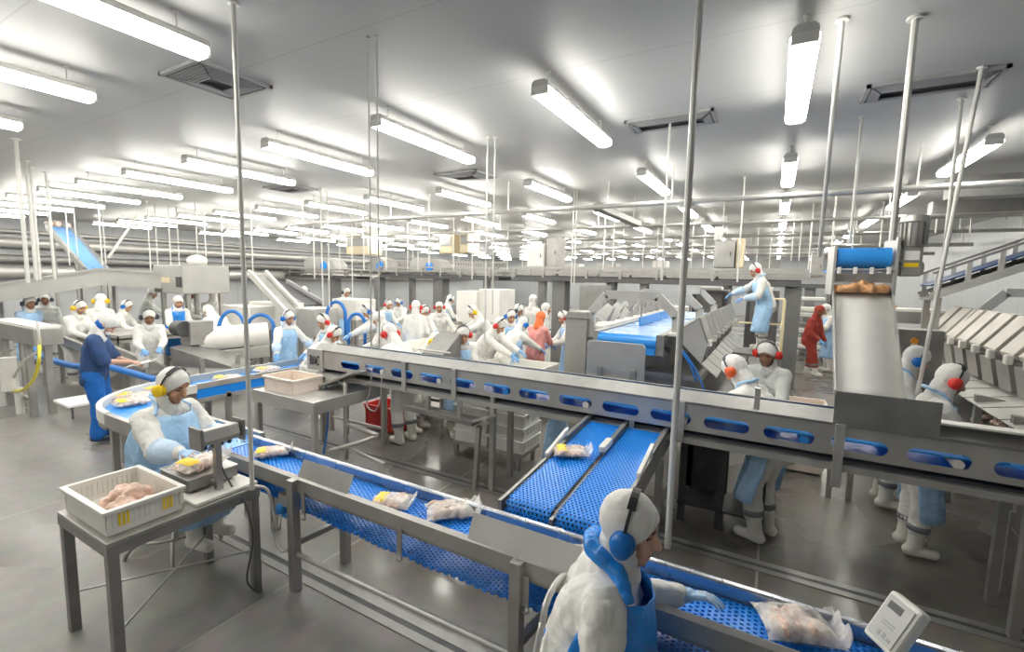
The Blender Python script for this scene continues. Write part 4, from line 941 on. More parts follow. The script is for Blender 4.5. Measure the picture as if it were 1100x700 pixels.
# wire shelf trolley lower right
wt = thing('wire_rack', 'low wire rack holding a bag at the lower right edge', 'rack', (1.75, 4.4, 0))
for x in (1.58, 2.1):
    for y in (4.12, 4.5): MB().bx(x-.015, x+.015, y-.015, y+.015, 0, .62).build('post', STEEL, wt)
q = MB()
for k in range(14): q.tube([(1.58+.04*k, 4.12, .5), (1.58+.04*k, 4.5, .5)], .004, 5)
for y in (4.12, 4.31, 4.5): q.tube([(1.58, y, .5), (2.1, y, .5)], .006, 5)
q.build('wire_shelf', STEELL, wt)
bag('bag with yellow print on the low wire rack at right', (1.83, 4.3, .505), .2, L=.3, W=.2, T=.09, seed=9, end=False)
# control panel
cp = thing('control_panel', 'grey control panel with orange and red buttons right of the slide', 'control panel', (1.30, 6.6, 0))
p = at_y(985, 400, 6.6); 
MB().bx(p.x-.20, p.x+.20, 6.6, 6.85, .95, 1.72).build('box', STEELD, cp, bevel=.01); MB().bx(p.x-.04, p.x+.04, 6.68, 6.76, 0, .95).build('post', STEELD, cp)
for (bx_, by_), m_ in (((982, 366), BUTO), ((982, 372), BUTW), ((981.5, 378), BUTR), ((988, 386), BEIGE)):
    q = at_y(bx_, by_, 6.6); MB().cyl((q.x, 6.575, q.z), (q.x, 6.6, q.z), .034, 14).build('button', m_, cp, smooth=40)
# inclined conveyor upper right
ic = thing('inclined_conveyor', 'dark sided conveyor climbing to the upper right above the flap grader', 'conveyor', (2.6, 8.2, 0))
def izz(x): return 2.09+(x-1.64*8/7)*.47
y0, y1 = 8.0, 8.6; xs, xe = 1.78, 4.2
for y in (y0, y1):
    MB().bar((xs, y, izz(xs)+.02), (xe, y, izz(xe)+.02), .05, .10).build('lower_rail', STEELL, ic); MB().bar((xs, y, izz(xs)+.32), (xe, y, izz(xe)+.32), .05, .03).build('upper_rail', STEELD, ic)
    for k in range(9): x = xs+.05+k*.29; MB().bar((x, y, izz(x)), (x, y, izz(x)+.33), .05, .04, (0, 1, 0)).build('upright', STEELL, ic)
MB().bar((xs, (y0+y1)/2, izz(xs)+.16), (xe, (y0+y1)/2, izz(xe)+.16), y1-y0-.06, .02, (0, 0, 1)).build('belt', mat('dark_blue_belt', (.035, .07, .17), .4), ic)
MB().bar((xs, (y0+y1)/2, izz(xs)-.03), (xe, (y0+y1)/2, izz(xe)-.03), y1-y0-.06, .02, (0, 0, 1)).build('bottom_plate', STEELD, ic)
MB().bx(xs+.05, xs+.12, y0+.02, y0+.09, 0, izz(xs)).bx(xs+.05, xs+.12, y1-.09, y1-.02, 0, izz(xs)).build('leg', STEEL, ic); MB().bx(3.6, 3.67, y0+.02, y0+.09, 0, izz(3.6)).bx(3.6, 3.67, y1-.09, y1-.02, 0, izz(3.6)).build('leg', STEEL, ic)
tq = thing('sorting_table', 'pale sorting table with meat scraps behind the slide and control panel', 'table', (1.7, 9.4, 0))
MB().bx(1.1, 2.3, 9.2, 9.7, 1.78, 1.84).build('tabletop', WPLAST, tq, bevel=.004)
for x in (1.15, 2.25):
    for y in (9.25, 9.65): MB().bx(x-.03, x+.03, y-.03, y+.03, 0, 1.78).build('leg', STEEL, tq)
MB().bx(1.1, 2.3, 9.18, 9.2, 1.62, 1.80).build('side_panel', STEEL, tq); MB().bar((1.15, 9.22, 1.66), (1.6, 9.22, 1.3), .06, .06).build('brace', STEEL, tq)
meat_pile('brown meat scraps on the pale sorting table behind the slide', 1.5, 9.42, 1.84, .18, .12, .08, 18, 12, m=MEATO)
# ------------------------------------------------------------------ raised walkway conveyors at the back
DARKS = mat('dark_steel', (.13, .13, .13), .5, .5, .1, 6); COLM = mat('column_grey', (.20, .20, .20), .5, .1, .08, 5); MACH = mat('machine_paint', (.44, .435, .415), .45, .1, .06, 3)
def walkway(label, x0, x1, y, zb, h, depth, cols=(), pitch=.95, belt=True):
    r = thing('raised_conveyor', label, 'conveyor', ((x0+x1)/2, y, 0))
    for yy in (y, y+depth):
        MB().bx(x0, x1, yy-.03, yy+.03, zb, zb+.10).build('lower_beam', DARKS, r); MB().bx(x0, x1, yy-.03, yy+.03, zb+h-.06, zb+h).build('top_rail', STEEL, r)
        MB().bx(x0, x1, yy-.015, yy+.015, zb+h*.52, zb+h*.64).build('mid_rail', STEEL, r)
        x = x0+.03; k = 0
        while x < x1:
            MB().bx(x-.03, x+.03, yy-.035, yy+.035, zb+.08, zb+h-.02).build('post', STEEL, r); x += pitch*(1.25 if k % 3 == 1 else .9); k += 1
    MB().bx(x0, x1, y+.04, y+depth-.04, zb+.10, zb+.13).build('deck', DARK, r)
    if belt: MB().bx(x0, x1, y+.10, y+depth-.10, zb+h*.62, zb+h*.66).build('belt', STEELD, r)
    for cx_, w in cols: MB().bx(cx_-w/2, cx_+w/2, y+.1, y+.1+w, 0, zb).build('column', COLM, r, bevel=.01)
    return r
xa, xb = at_y(552, 290, 11).x, at_y(862, 290, 11).x
walkway('raised steel conveyor on thick columns spanning the back behind the grading machine', xa, xb, 11.0, 2.13, .36, .9, [(at_y(599, 340, 11.1).x, .36), (at_y(655, 330, 11.1).x, .22), (at_y(850, 340, 11.1).x, .3)])
xa, xb = at_y(408, 295, 13).x, at_y(535, 295, 13).x
walkway('raised steel conveyor at middle left of the back with two dark columns', xa, xb, 13.0, 2.10, .42, .9, [(at_y(468, 320, 13).x, .42), (at_y(403, 320, 13).x, .3)])
xa, xb = at_y(283, 300, 14).x, at_y(382, 300, 14).x
walkway('raised blue edged conveyor at far left of the back', xa, xb, 14.0, 1.98, .42, .9, [(at_y(355, 320, 14).x, .36)])
def cab(name, label, cat, px0, px1, py0, py1, y, depth, m=STEELL, door=True, base=None):
    a, b = at_y(px0, py1, y), at_y(px1, py0, y); r = thing(name, label, cat, ((a.x+b.x)/2, y, a.z))
    MB().bx(a.x, b.x, y, y+depth, a.z, b.z).build('body', m, r, bevel=.012)
    if door: MB().bx(a.x+.04, b.x-.04, y-.012, y, a.z+.04, b.z-.04).build('door', m, r, bevel=.004); MB().bx(b.x-.09, b.x-.07, y-.03, y-.012, (a.z+b.z)/2-.05, (a.z+b.z)/2+.05).build('handle', DARK, r)
    if base is not None: MB().bx(a.x+.03, a.x+.10, y+.03, y+.10, base, a.z).bx(b.x-.10, b.x-.03, y+.03, y+.10, base, a.z).bx(a.x+.03, a.x+.10, y+depth-.1, y+depth-.03, base, a.z).bx(b.x-.10, b.x-.03, y+depth-.1, y+depth-.03, base, a.z).build('stand', STEEL, r)
    return r
cab('electric_cabinet', 'grey steel cabinet standing under the raised conveyor behind the grading machine', 'cabinet', 622, 657, 307, 334, 10.85, .4, STEELD, base=0)
cab('machine_head', 'pale boxy machine on the left end of the raised conveyor at centre', 'machine', 566, 584, 262, 287, 11.2, .5, WPAINT)
cab('machine_head', 'grey upright machine beside the pale boxy one on the raised conveyor', 'machine', 586, 600, 255, 287, 11.3, .5, STEEL)
cab('machine_head', 'steel machine box on the right end of the raised conveyor', 'machine', 766, 790, 258, 287, 11.2, .6, STEEL)
cab('machine_head', 'narrow tall steel housing above the right end of the raised conveyor', 'machine', 767, 775, 243, 258, 11.2, .4, STEELL, door=False)
cab('machine_head', 'small beige unit next to the steel machine box on the raised conveyor', 'machine', 790, 800, 256, 287, 11.3, .5, BEIGE)
for k, (a, b, c, d) in enumerate(((372, 396, 253, 273), (472, 486, 251, 272), (494, 503, 249, 271))):
    ho = cab('cooling_unit', ['beige hanging cooling unit left of the double thin rods', 'beige hanging cooling unit, middle one of three at the back', 'narrow slatted beige cooling unit, rightmost of three at the back'][k], 'cooling unit', a, b, c, d, 13.0, .7, BEIGE, door=False); u0, u1 = at_y(a, c, 13.0), at_y(b, c, 13.0); 
    MB().cyl((u0.x+.06, 13.2, u0.z-.02), (u0.x+.06, 13.2, 3.8), .012, 6).build('hanger', PIPEW, ho); MB().cyl((u1.x-.06, 13.2, u1.z-.02), (u1.x-.06, 13.2, 3.8), .012, 6).build('hanger', PIPEW, ho); MB().bx(u0.x+.05, u1.x-.05, 12.985, 13.0, u0.z-.42, u0.z-.10).build('grille', GREYM, ho)
for k, (a, b, c, d) in enumerate(((327, 360, 276, 292), (398, 414, 276, 292), (440, 474, 277, 293))):
    p, q = at_y(a, d, 13.4+.8*(k == 0)), at_y(b, c, 13.4+.8*(k == 0)); r = thing('drum_machine', ['pale rounded machine with blue drum at far left back', 'grey rounded machine with blue drum on the middle back conveyor', 'pale rounded machine with blue drum above the dark columns'][k], 'machine', ((p.x+q.x)/2, p.y, p.z))
    w = q.x-p.x; h = q.z-p.z
    MB().prism([(p.x, p.z), (q.x, p.z), (q.x, p.z+h*.45), (q.x-w*.12, p.z+h*.8), (q.x-w*.35, q.z), (p.x+w*.1, q.z), (p.x, p.z+h*.7)], 'y', p.y, p.y+.7).build('hood', MACH if k != 1 else STEEL, r, bevel=.01)
    MB().cyl((q.x-w*.36, p.y-.03, p.z+h*.42), (q.x-w*.36, p.y, p.z+h*.42), h*.30, 20).build('drum', BBELT, r, smooth=40)

# ------------------------------------------------------------------ overhead pipes
for i, (y, z, r_, x0, x1) in enumerate(((6.95, 3.30, .035, -9.6, 4.2), (9.75, 3.30, .03, -13.5, 4.2), (12.6, 3.3, .035, -9, 4.2), (15.8, 3.25, .05, -8, 4.2), (19, 3.2, .05, -8, 4.2))):
    tg = thing('overhead_pipe', 'horizontal steel pipe under the ceiling, %s from the camera' % ordn[i], 'pipe', ((x0+x1)/2, y, z))
    MB().cyl((x0, y, z), (x1, y, z), r_, 12).build('pipe', STEELL if i < 2 else STEEL, tg, smooth=40)
    n = int((x1-x0)/2.4)
    for k in range(n+1): x = x0+.2+k*(x1-x0-.4)/n; MB().cyl((x, y, z), (x, y, 3.8), .010, 6).build('hanger', PIPEW, tg)
for i, (y, x) in enumerate(((8.2, 3.3), (10.4, 3.2))):
    tag(MB().bx(1.9+i*.3, 4.25, y, y+.3, 3.35, 3.62).build('ceiling_duct', STEELD, None, bevel=.01), ['near grey duct under the ceiling at upper right', 'far grey duct under the ceiling at upper right'][i], 'duct')
dk = thing('cable_tray', 'grey square cable tray sloping away under the ceiling right of centre', 'cable tray', (-2.4, 8.6, 3.3))
a, b = at_y(642, 222, 7.1), at_y(672, 240, 9.6); MB().bar(a, (a.x-.02, 9.6, a.z), .16, .10).build('tray', STEELD, dk); MB().cyl((a.x, 7.6, a.z), (a.x, 7.6, 3.8), .01, 6).cyl((a.x, 9.2, a.z), (a.x, 9.2, 3.8), .01, 6).build('hanger', PIPEW, dk)
for i, (z, r_, x) in enumerate(((2.95, .16, -20.6), (2.45, .13, -20.65), (2.05, .20, -20.55), (3.3, .07, -20.8))):
    tag(MB().cyl((x, 0, z), (x, 30, z), r_, 14).build('wall_pipe', STEELL if i != 1 else STEELD, None, smooth=40), 'long horizontal pipe on the far left wall, %s' % ('second from the top', 'third from the top', 'lowest and thickest', 'topmost and thinnest')[i], 'pipe')

# ------------------------------------------------------------------ vertical rods from the ceiling
def rod(label, x, y, z0, r_=.012, z1=3.8, m=PIPEW, group='rods hanging from the ceiling', x1=None, y1=None):
    t = MB().cyl((x, y, z0), (x if x1 is None else x1, y if y1 is None else y1, z1), r_, 8)
    if r_ > .004: t.cyl((x if x1 is None else x1, y if y1 is None else y1, z1-.015), (x if x1 is None else x1, y if y1 is None else y1, z1), r_*2.3, 10)
    return tag(t.build('ceiling_rod', m, None, smooth=40), label, 'rod', group)
rod('thick pale pole from the ceiling just right of centre', *at_z(717, 588, .62).xy, .62, .019)
rod('thin pale pole from the ceiling beside the left seated worker', -2.935, 1.735, .76, .015)
rod('left one of two thin wires under the single ceiling cap left of centre', -2.52, 2.40, 1.66, .006)
rod('right one of two thin wires under the single ceiling cap left of centre', -2.46, 2.42, 1.66, .006)
rod('thick pole passing the right side of the blue roller', .62, 3.75, 2.48, .019)
p = at_z(905, 20, 3.8); q = at_y(880, 275, 4.9); rod('pole left of the blue roller with its cap below the long light', q.x, q.y, q.z, .016, x1=p.x, y1=p.y)
p = at_z(1055, 72, 3.8); rod('slightly slanted pole hanging from the long vent at upper right', 1.10, 5.0, 1.30, .015, x1=p.x, y1=p.y)
p = at_z(1025, 106, 3.8); rod('thin grey pole behind the slanted pole at upper right', p.x+.05, p.y, 2.2, .014)
p = at_z(926, 125, 3.8); rod('thin pole between the blue roller pole and the slanted pole', p.x, p.y, 2.6, .012)
for k, px in enumerate((524, 532)):
    p = at_z(px, 147, 3.8); rod('%s one of two close thin rods right of the beige cooling units' % ('left', 'right')[k], p.x, p.y, 1.75 if k else 1.3, .010)
for k, (px, py) in enumerate(((617, 205), (620, 205))):
    p = at_z(px, py, 3.8); rod('%s rod of the pair above the thick columns' % ('near', 'far')[k], p.x, p.y, 2.1, .013)
p = at_z(461, 209, 3.8); rod('short rod hanging below the end of a light at centre', p.x, p.y, 2.4, .014)
for k, (px, py, d) in enumerate(((720, 130, 6.5), (745, 140, 6.2), (800, 190, 8))):
    p = at_z(px, py, 3.8); rod(['thin rod just left of the thick centre pole', 'thin rod just right of the thick centre pole', 'rod over the right half of the raised conveyor'][k], p.x, p.y, 2.2, .012)
for k, (px, pb, d) in enumerate(((18, 300, 6.0), (27, 300, 7.2), (31, 300, 7.6), (46, 290, 8.0))):
    p = at_d(px+12, pb, d); rod('thick pale rod at far left edge, %s from the left' % ordn[k], p.x, p.y, 2.0, .022)
for k, (px, pb, d) in enumerate(((75, 285, 11), (84, 285, 11.5), (110, 285, 11), (114, 285, 12), (162, 290, 11), (170, 290, 11.5), (184, 290, 11), (193, 290, 12), (213, 290, 11), (222, 290, 13), (240, 290, 12), (262, 300, 12), (272, 300, 11),
        (338, 300, 12.5), (347, 330, 9), (354, 330, 9.5), (365, 290, 13), (379, 330, 12), (391, 290, 11), (415, 290, 14), (438, 290, 13), (449, 290, 14), (487, 290, 13), (507, 300, 12), (545, 290, 15), (561, 290, 16))):
    p = at_d(px, pb, d); rod('slim pale rod hanging among the machines at left and centre', p.x, p.y, max(1.2, p.z), .014, group='slim rods over the left half')
for k, (px, pb, d) in enumerate(((648, 290, 11.2), (658, 290, 11.5), (690, 290, 13), (705, 290, 12), (742, 290, 12), (755, 290, 13), (775, 270, 11.5), (812, 290, 14), (826, 290, 13), (838, 270, 12), (850, 280, 11), (858, 280, 10), (868, 290, 9.5), (893, 270, 8.5), (915, 270, 9.5), (925, 262, 12), (945, 265, 9), (1005, 250, 9), (1018, 262, 8), (1030, 255, 9.5), (1042, 250, 8), (1080, 235, 7.5))):
    p = at_d(px, pb, d); rod('slim pale rod hanging among the pipes at right', p.x, p.y, max(1.2, p.z), .014, group='slim rods over the right half')

# ------------------------------------------------------------------ machinery at left
def seg(name, label, cat, pts, w, h, m=STEELL, legs=True, mid=None):
    r = thing(name, label, cat, tuple(V(*pts[0]).xy)+(0,))
    for p, q in zip(pts, pts[1:]):
        p, q = Vector(p), Vector(q); d = (q-p).normalized(); s = V(-d.y, d.x, 0).normalized()
        for sg in (-1, 1): MB().bar(p+s*sg*w/2, q+s*sg*w/2, .04, h).bar(p+s*sg*(w/2+.02)+V(0, 0, h/2), q+s*sg*(w/2+.02)+V(0, 0, h/2), .06, .03).build('side_plate', m, r)
        MB().bar(p+V(0, 0, -h*.15), q+V(0, 0, -h*.15), w, .03).build('bed', mid or STEELD, r)
        if legs:
            for t in (.15, .85):
                c = lerp(p, q, t)
                for sg in (-1, 1): e = c+s*sg*w/2; MB().bx(e.x-.03, e.x+.03, e.y-.03, e.y+.03, 0, e.z-h*.3).build('leg', STEEL, r)
    return r
A, B, Cc, D_ = at_d(-25, 318, 9.0), at_d(106, 297, 10.2), at_d(186, 302, 11.0), at_d(282, 306, 11.6)
seg('chiller_trough', 'big pale steel trough rising from the left edge towards the middle', 'trough', [A, B, Cc], 1.0, .34, MACH)
bh = thing('trough_housing', 'pale box housing at the right end of the big steel trough', 'machine', (Cc.x, Cc.y, 0))
MB().bx(Cc.x, D_.x, Cc.y-.4, Cc.y+.6, Cc.z-.25, Cc.z+.38).build('housing', MACH, bh, bevel=.02); 
MB().bx(Cc.x+.25, Cc.x+.75, Cc.y-.415, Cc.y-.4, Cc.z-.02, Cc.z+.10).build('name_plate', BEIGE, bh); MB().bx(Cc.x+1.05, Cc.x+1.25, Cc.y-.43, Cc.y-.4, Cc.z-.1, Cc.z+.12).build('switch_box', DARK, bh)
MB().sph((Cc.x+1.1, Cc.y, Cc.z+.48), (.2, .2, .14), 16, 10).build('motor_cover', WPLAST, bh, smooth=True)
for dx in (.1, D_.x-Cc.x-.1): MB().bx(Cc.x+dx-.04, Cc.x+dx+.04, Cc.y-.3, Cc.y-.22, 0, Cc.z-.25).bx(Cc.x+dx-.04, Cc.x+dx+.04, Cc.y+.4, Cc.y+.48, 0, Cc.z-.25).build('leg', STEEL, bh)
P0, P1 = at_d(62, 243, 12.0), at_d(104, 291, 11.6)
bc = seg('blue_incline', 'steep blue conveyor dropping onto the big steel trough at left', 'conveyor', [P0, P1], .45, .14, STEELL, True, mat('sky_blue_belt', (.22, .45, .82), .3, 0, .15, 2))
meat_pile('pink carcasses at the top of the steep blue conveyor', P0.x, P0.y, P0.z-.02, .22, .25, .22, 14, 21)
brc = MB().bar(at_d(150, 228, 13), at_d(116, 277, 12.6), .06, .06); brc.cyl(at_d(150, 228, 13), at_d(150, 228, 13).xy.to_3d()+V(0, 0, 3.8), .015, 8); tag(brc.build('brace', PIPEW, None), 'diagonal pale brace beside the steep blue conveyor', 'brace')
# hopper table at left edge
zt = at_y(20, 368, 2.3).z; ht = thing('hopper_table', 'grey steel hopper table with white canister at the left edge', 'table', (-9.6, 2.4, 0))
xh = at_y(36, 368, 2.3).x
MB().bx(xh-1.9, xh, 2.3, 2.62, zt, zt+.24).build('hopper', STEEL, ht, bevel=.01); MB().bx(xh-1.9, xh-.02, 2.32, 2.60, zt+.24, zt+.27).build('lip', WPLAST, ht)
for x in (xh-.45, xh-1.5): MB().bx(x-.04, x+.04, 2.32, 2.40, 0, zt).bx(x-.04, x+.04, 2.52, 2.60, 0, zt).build('leg', STEEL, ht)
MB().cyl((xh-.95, 2.25, .35), (xh-.95, 2.25, .85), .10, 16).cyl((xh-.80, 2.3, 0), (xh-.80, 2.3, .4), .05, 12).build('canister', WPLAST, ht, smooth=40)
MB().bar((xh-1.5, 2.36, .25), (xh-.45, 2.36, .25), .05, .05).build('stretcher', STEEL, ht)
# outfeed rail
P0, P1 = at_d(38, 349, 8.9), at_d(166, 400, 7.5)
seg('outfeed_conveyor', 'narrow steel conveyor sloping down behind the navy clad worker', 'conveyor', [P0, P1], .24, .16, STEEL)
tag(MB().tube(smoothpath([at_d(26, 368, 8.3), at_d(50, 384, 7.9), at_d(80, 393, 7.6), at_d(110, 393, 7.3), at_d(140, 400, 7.2), at_d(168, 408, 7.1)], 6), .05, 10).build('suction_hose', BHOSE, None, smooth=True), 'thick blue hose sagging behind the navy clad worker', 'hose')
q0 = at_z(14, 421, .02); tag(MB().tube(smoothpath([at_y(42, 362, 2.28), at_y(42, 385, 2.2), at_y(37, 405, 2.2), at_y(26, 418, 2.24), at_y(14, 420, 2.28)], 6), .02, 8).build('hose', YHOSE, None, smooth=True), 'yellow hose looping down from the hopper table at left', 'hose')
tag(MB().tube(smoothpath([at_y(40, 345, 2.25), at_y(41, 375, 2.24), at_y(25, 388, 2.24), at_y(15, 405, 2.26)], 6), .016, 8).build('hose', PIPEW, None, smooth=True), 'grey hose beside the yellow hose at left', 'hose')
wb = thing('white_trolley', 'low white board on a small stand beside the navy clad worker', 'trolley', (-9.2, 3.0, 0))
c4 = [at_z(57, 430, .30), at_z(73, 437, .30), at_z(100, 432, .30), at_z(100, 423, .30)]
MB().prism([(p.x, p.y) for p in c4], 'z', .28, .31).build('board', PAPER, wb); cx_ = sum(p.x for p in c4)/4; cy_ = sum(p.y for p in c4)/4
for dx, dy in ((-.2, 0), (.2, .1), (0, .2)): MB().cyl((cx_+dx, cy_+dy, 0), (cx_+dx, cy_+dy, .28), .015, 8).build('leg', STEELD, wb)
# wedge hopper and white drum
wd = thing('drum_washer', 'long white drum machine with a grey wedge shaped hopper at centre left', 'machine', (-7.6, 5.2, 0))
e0, e1 = at_d(214, 366, 8.6), at_d(288, 359, 9.2); d = (e1-e0).normalized()
MB().tube([e0, e1], .24, 14).build('drum', WPLAST, wd, smooth=40); MB().bar(e0+V(0, 0, -.30), e1+V(0, 0, -.30), .5, .22).build('trough', STEELL, wd, bevel=.01)
MB().bar(e0+V(.1, -.3, -.24), e1+V(0, -.3, -.24), .06, .10).build('dark_slot', DARK, wd)
for t in (.08, .92): c = lerp(e0, e1, t); MB().bx(c.x-.05, c.x+.05, c.y-.05, c.y+.05, 0, c.z-.4).build('leg', STEEL, wd)
w0 = [at_d(182, 373, 7.9), at_d(186, 393, 7.9), at_d(214, 406, 7.6), at_d(250, 396, 7.9), at_d(246, 393, 7.9)]
vs = list(w0)+[p+V(-.35, .55, 0) for p in w0]; n = 5
MB().add(vs, [tuple(range(n)), tuple(range(2*n-1, n-1, -1))]+[(i, n+i, n+(i+1) % n, (i+1) % n) for i in range(n)]).build('wedge_hopper', STEELD, wd)
p = at_d(205, 352, 8.4); MB().bx(p.x-.18, p.x+.18, p.y-.1, p.y+.3, p.z-.30, p.z+.12).build('hopper_box', STEEL, wd, bevel=.01); MB().cyl(p+V(-.15, -.15, 0), p+V(.12, -.15, 0), .14, 18).build('motor', DARK, wd, smooth=40)
for x, y in ((w0[2].x-.1, w0[2].y+.1), (w0[1].x, w0[1].y+.2), (w0[3].x-.2, w0[3].y+.2)): MB().bx(x-.03, x+.03, y-.03, y+.03, 0, .75).build('leg', STEEL, wd)
def hoop(label, px, py, rx, ry, d, a0=0, a1=180, r_=.035):
    pts = [at_d(px+rx*math.cos(math.radians(a)), py-ry*math.sin(math.radians(a)), d) for a in [a0+(a1-a0)*k/16 for k in range(17)]]
    pts = [pts[0]+V(0, 0, -.45), pts[0]+V(0, 0, -.2)]+pts+[pts[-1]+V(0, 0, -.2), pts[-1]+V(0, 0, -.45)]
    tag(MB().tube(pts, r_, 8).build('suction_hose', BHOSE, None, smooth=True), label, 'hose')
hoop('left blue hose hoop above the white drum machine', 249, 354, 14, 20, 9.2, -5, 190)
hoop('right blue hose hoop above the white drum machine', 280, 352, 14, 14, 9.4, -15, 165)
hoop('tall blue hose hoop near the white panel at centre left', 361, 339, 10, 15, 9.6, 0, 185)
hoop('low blue hose hoop right of the tall one at centre left', 383, 349, 9, 12, 9.4, 0, 170)
for k, (a, b, c, d, dd) in enumerate(((268, 302, 326, 350, 11), (238, 268, 330, 352, 10.6), (357, 382, 322, 342, 10.5))):
    cab('white_tank', ['white square tank behind the right hose hoop', 'white square tank behind the left hose hoop', 'white tank panel behind the tall hose hoop'][k], 'tank', a, b, c, d, at_d((a+b)/2, d, dd).y, .6, WPLAST, door=False, base=0)
P0, P1 = at_d(277, 294, 11), at_d(318, 338, 10.2)
seg('white_chute', 'pale sloping chute at centre left', 'chute', [P0, P1], .35, .16, WPAINT, False); 
P0, P1 = at_d(296, 303, 12.2), at_d(335, 327, 11.4)
seg('roller_incline', 'dark roller conveyor sloping down beside the pale chute', 'conveyor', [P0, P1], .6, .14, GREYM, True, DARK)
cab('steel_tank', 'grey steel tank at the foot of the dark roller conveyor', 'tank', 318, 338, 332, 360, at_d(328, 350, 10).y, .6, STEELL, door=False, base=0)

# ------------------------------------------------------------------ tables, bins and crates in the middle
mt = thing('steel_table', 'stainless work table carrying a filled white crate left of the raised rail conveyor', 'table', (-4.8, 3.8, 0))
MB().bx(-5.36, -4.26, 3.22, 4.36, .775, .80).build('tabletop', STEELL, mt, bevel=.004); MB().bx(-5.36, -4.26, 3.22, 3.24, .66, .775).bx(-4.28, -4.26, 3.24, 4.36, .66, .775).bx(-5.36, -5.34, 3.24, 4.36, .66, .775).build('apron_frame', STEELL, mt)
for x in (-5.32, -4.30):
    for y in (3.26, 4.30): MB().bx(x-.03, x+.03, y-.03, y+.03, 0, .775).build('leg', STEELL, mt, bevel=.004)
MB().bar((-5.32, 3.26, .2), (-4.3, 3.26, .2), .03, .03).build('stretcher', STEELL, mt); MB().bar((-5.32, 4.3, .2), (-4.3, 4.3, .2), .03, .03).build('stretcher', STEELL, mt)
PINKW = mat('pinkish_white_plastic', (.80, .70, .62), .45, 0, .06, 5)
c0 = at_z(284, 419, .8); crate('plastic_crate', 'pinkish white slotted crate on the stainless work table', 'crate', -5.28, -4.72, 3.30, 3.70, .80, .17, PINKW)
crate('plastic_crate', 'red plastic crate on the floor behind the bent tube frame', 'crate', -5.0, -4.40, 4.62, 5.02, .02, .34, REDCR, detail=False)
tag(MB().bx(-5.1, -4.1, 5.1, 5.5, .10, .28).build('floor_pan', STEELL, None, bevel=.02), 'low steel pan on the floor behind the red crate', 'pan')
CRW = mat('shade_lifted_crate', (.86, .845, .80), .45, 0, .04, 5)  # same white plastic, lightened to offset the shade on the stacked crates
# stack of white crates
sd = thing('crate_stand', 'steel stand under the tall stack of white crates', 'stand', (-2.85, 4.68, 0))
MB().bx(-3.32, -2.36, 4.47, 4.93, .16, .20).build('top', STEEL, sd)
for x in (-3.28, -2.42):
    for y in (4.5, 4.88): MB().bx(x-.02, x+.02, y-.02, y+.02, 0, .16).build('leg', STEEL, sd)
for c_ in range(2):
    for k in range((5, 6)[c_]):
        crate('plastic_crate', 'white crate in the %s column of the tall stack, %s from the bottom' % (('left', 'right')[c_], ordn[k]), 'crate', -3.31+c_*.49, -2.84+c_*.49, 4.48, 4.92, .202+k*.152, .148, CRW, detail=False, group='stacked white crates')
for k in range(4):
    crate('plastic_crate', 'pinkish crate in the stack behind the white crates, %s from the bottom' % ordn[k], 'crate', -3.95, -3.45, 5.15, 5.6, .02+k*.17, .165, PINKW, detail=False, group='stacked pinkish crates')
for k in range(3):
    crate('plastic_crate', 'pinkish crate beside the worker with clear view of red muffs, %s from the bottom' % ordn[k], 'crate', .05, .62, 6.2, 6.7, .02+k*.26, .25, PINKW, detail=False, group='pinkish crates by the grader')
def bin_(label, x, y, w, d, h, z0=.12, m=WPLAST, fill=None, rz=0):
    r = thing('tote_bin', label, 'bin', (x, y, 0)); b = MB(); t = .04
    o = [(-w/2, -d/2), (w/2, -d/2), (w/2, d/2), (-w/2, d/2)]; vs = []
    for sx_2, z in ((.92, z0), (1, z0+h), (.94, z0+h), (.86, z0+.05)): vs += [(x+a*sx_2, y+b_*sx_2, z) for a, b_ in o]
    fs = [(3, 2, 1, 0), (12, 13, 14, 15)]+[(4*k+i, 4*k+(i+1) % 4, 4*k+4+(i+1) % 4, 4*k+4+i) for k in range(3) for i in range(4)]
    b.add(vs, fs).build('tub', m, r, bevel=.015)
    for a, b_ in o: MB().cyl((x+a*.8, y+b_*.8, 0), (x+a*.8, y+b_*.8, z0+.01), .04, 10).build('foot', DARK, r)
    if fill: meat_pile(fill, x, y, z0+.05, w*.36, d*.36, h*.95, 40, int(abs(x*100)), m=mat('pale_meat', (.83, .74, .60), .45, 0, .12, 18))
    return r
bin_('large white tub behind the left part of the raised rail conveyor', -5.2, 6.6, 1.5, 1.2, .85)
bin_('large white tub left of the reddish coated worker', -3.5, 6.3, 1.1, 1.0, .72)
bin_('white tub in front of the workers with red muffs at centre', -6.6, 9.2, 1.6, 1.1, .8, fill='pale meat filling the white tub at centre')
p = at_d(525, 330, 10.5)
for k, (px0, px1, top) in enumerate(((490, 512, 313), (514, 537, 311))):
    cab('white_locker', ['left one of two tall white boxes behind the centre workers', 'right one of two tall white boxes behind the centre workers'][k], 'locker', px0, px1, top, 345, at_d(515, 330, 10.5).y+.1*k, .7, WPLAST, door=False, base=0)
hp = thing('steel_hopper', 'small grey steel hopper with slanted back just behind the raised rail conveyor', 'hopper', at_y(480, 385, 4.5))
a, b = at_y(464, 385, 4.5)-V(.16, 0, 0), at_y(493, 385, 4.5)-V(.24, 0, 0)
MB().prism([(4.50, a.z-.06), (4.50, a.z+.06), (4.52, a.z+.07), (4.86, a.z+.30), (4.89, a.z+.28), (4.86, a.z-.02)], 'x', a.x, b.x).build('hopper_body', STEELD, hp, bevel=.006)
MB().bx(a.x, a.x+.04, 4.86, 4.9, 0, a.z).bx(b.x-.04, b.x, 4.86, 4.9, 0, a.z).build('stand', STEEL, hp); MB().tube([(a.x-.05, 4.49, a.z+.10), (b.x+.12, 4.49, a.z+.10)], .012, 8).build('handle', STEELL, hp)
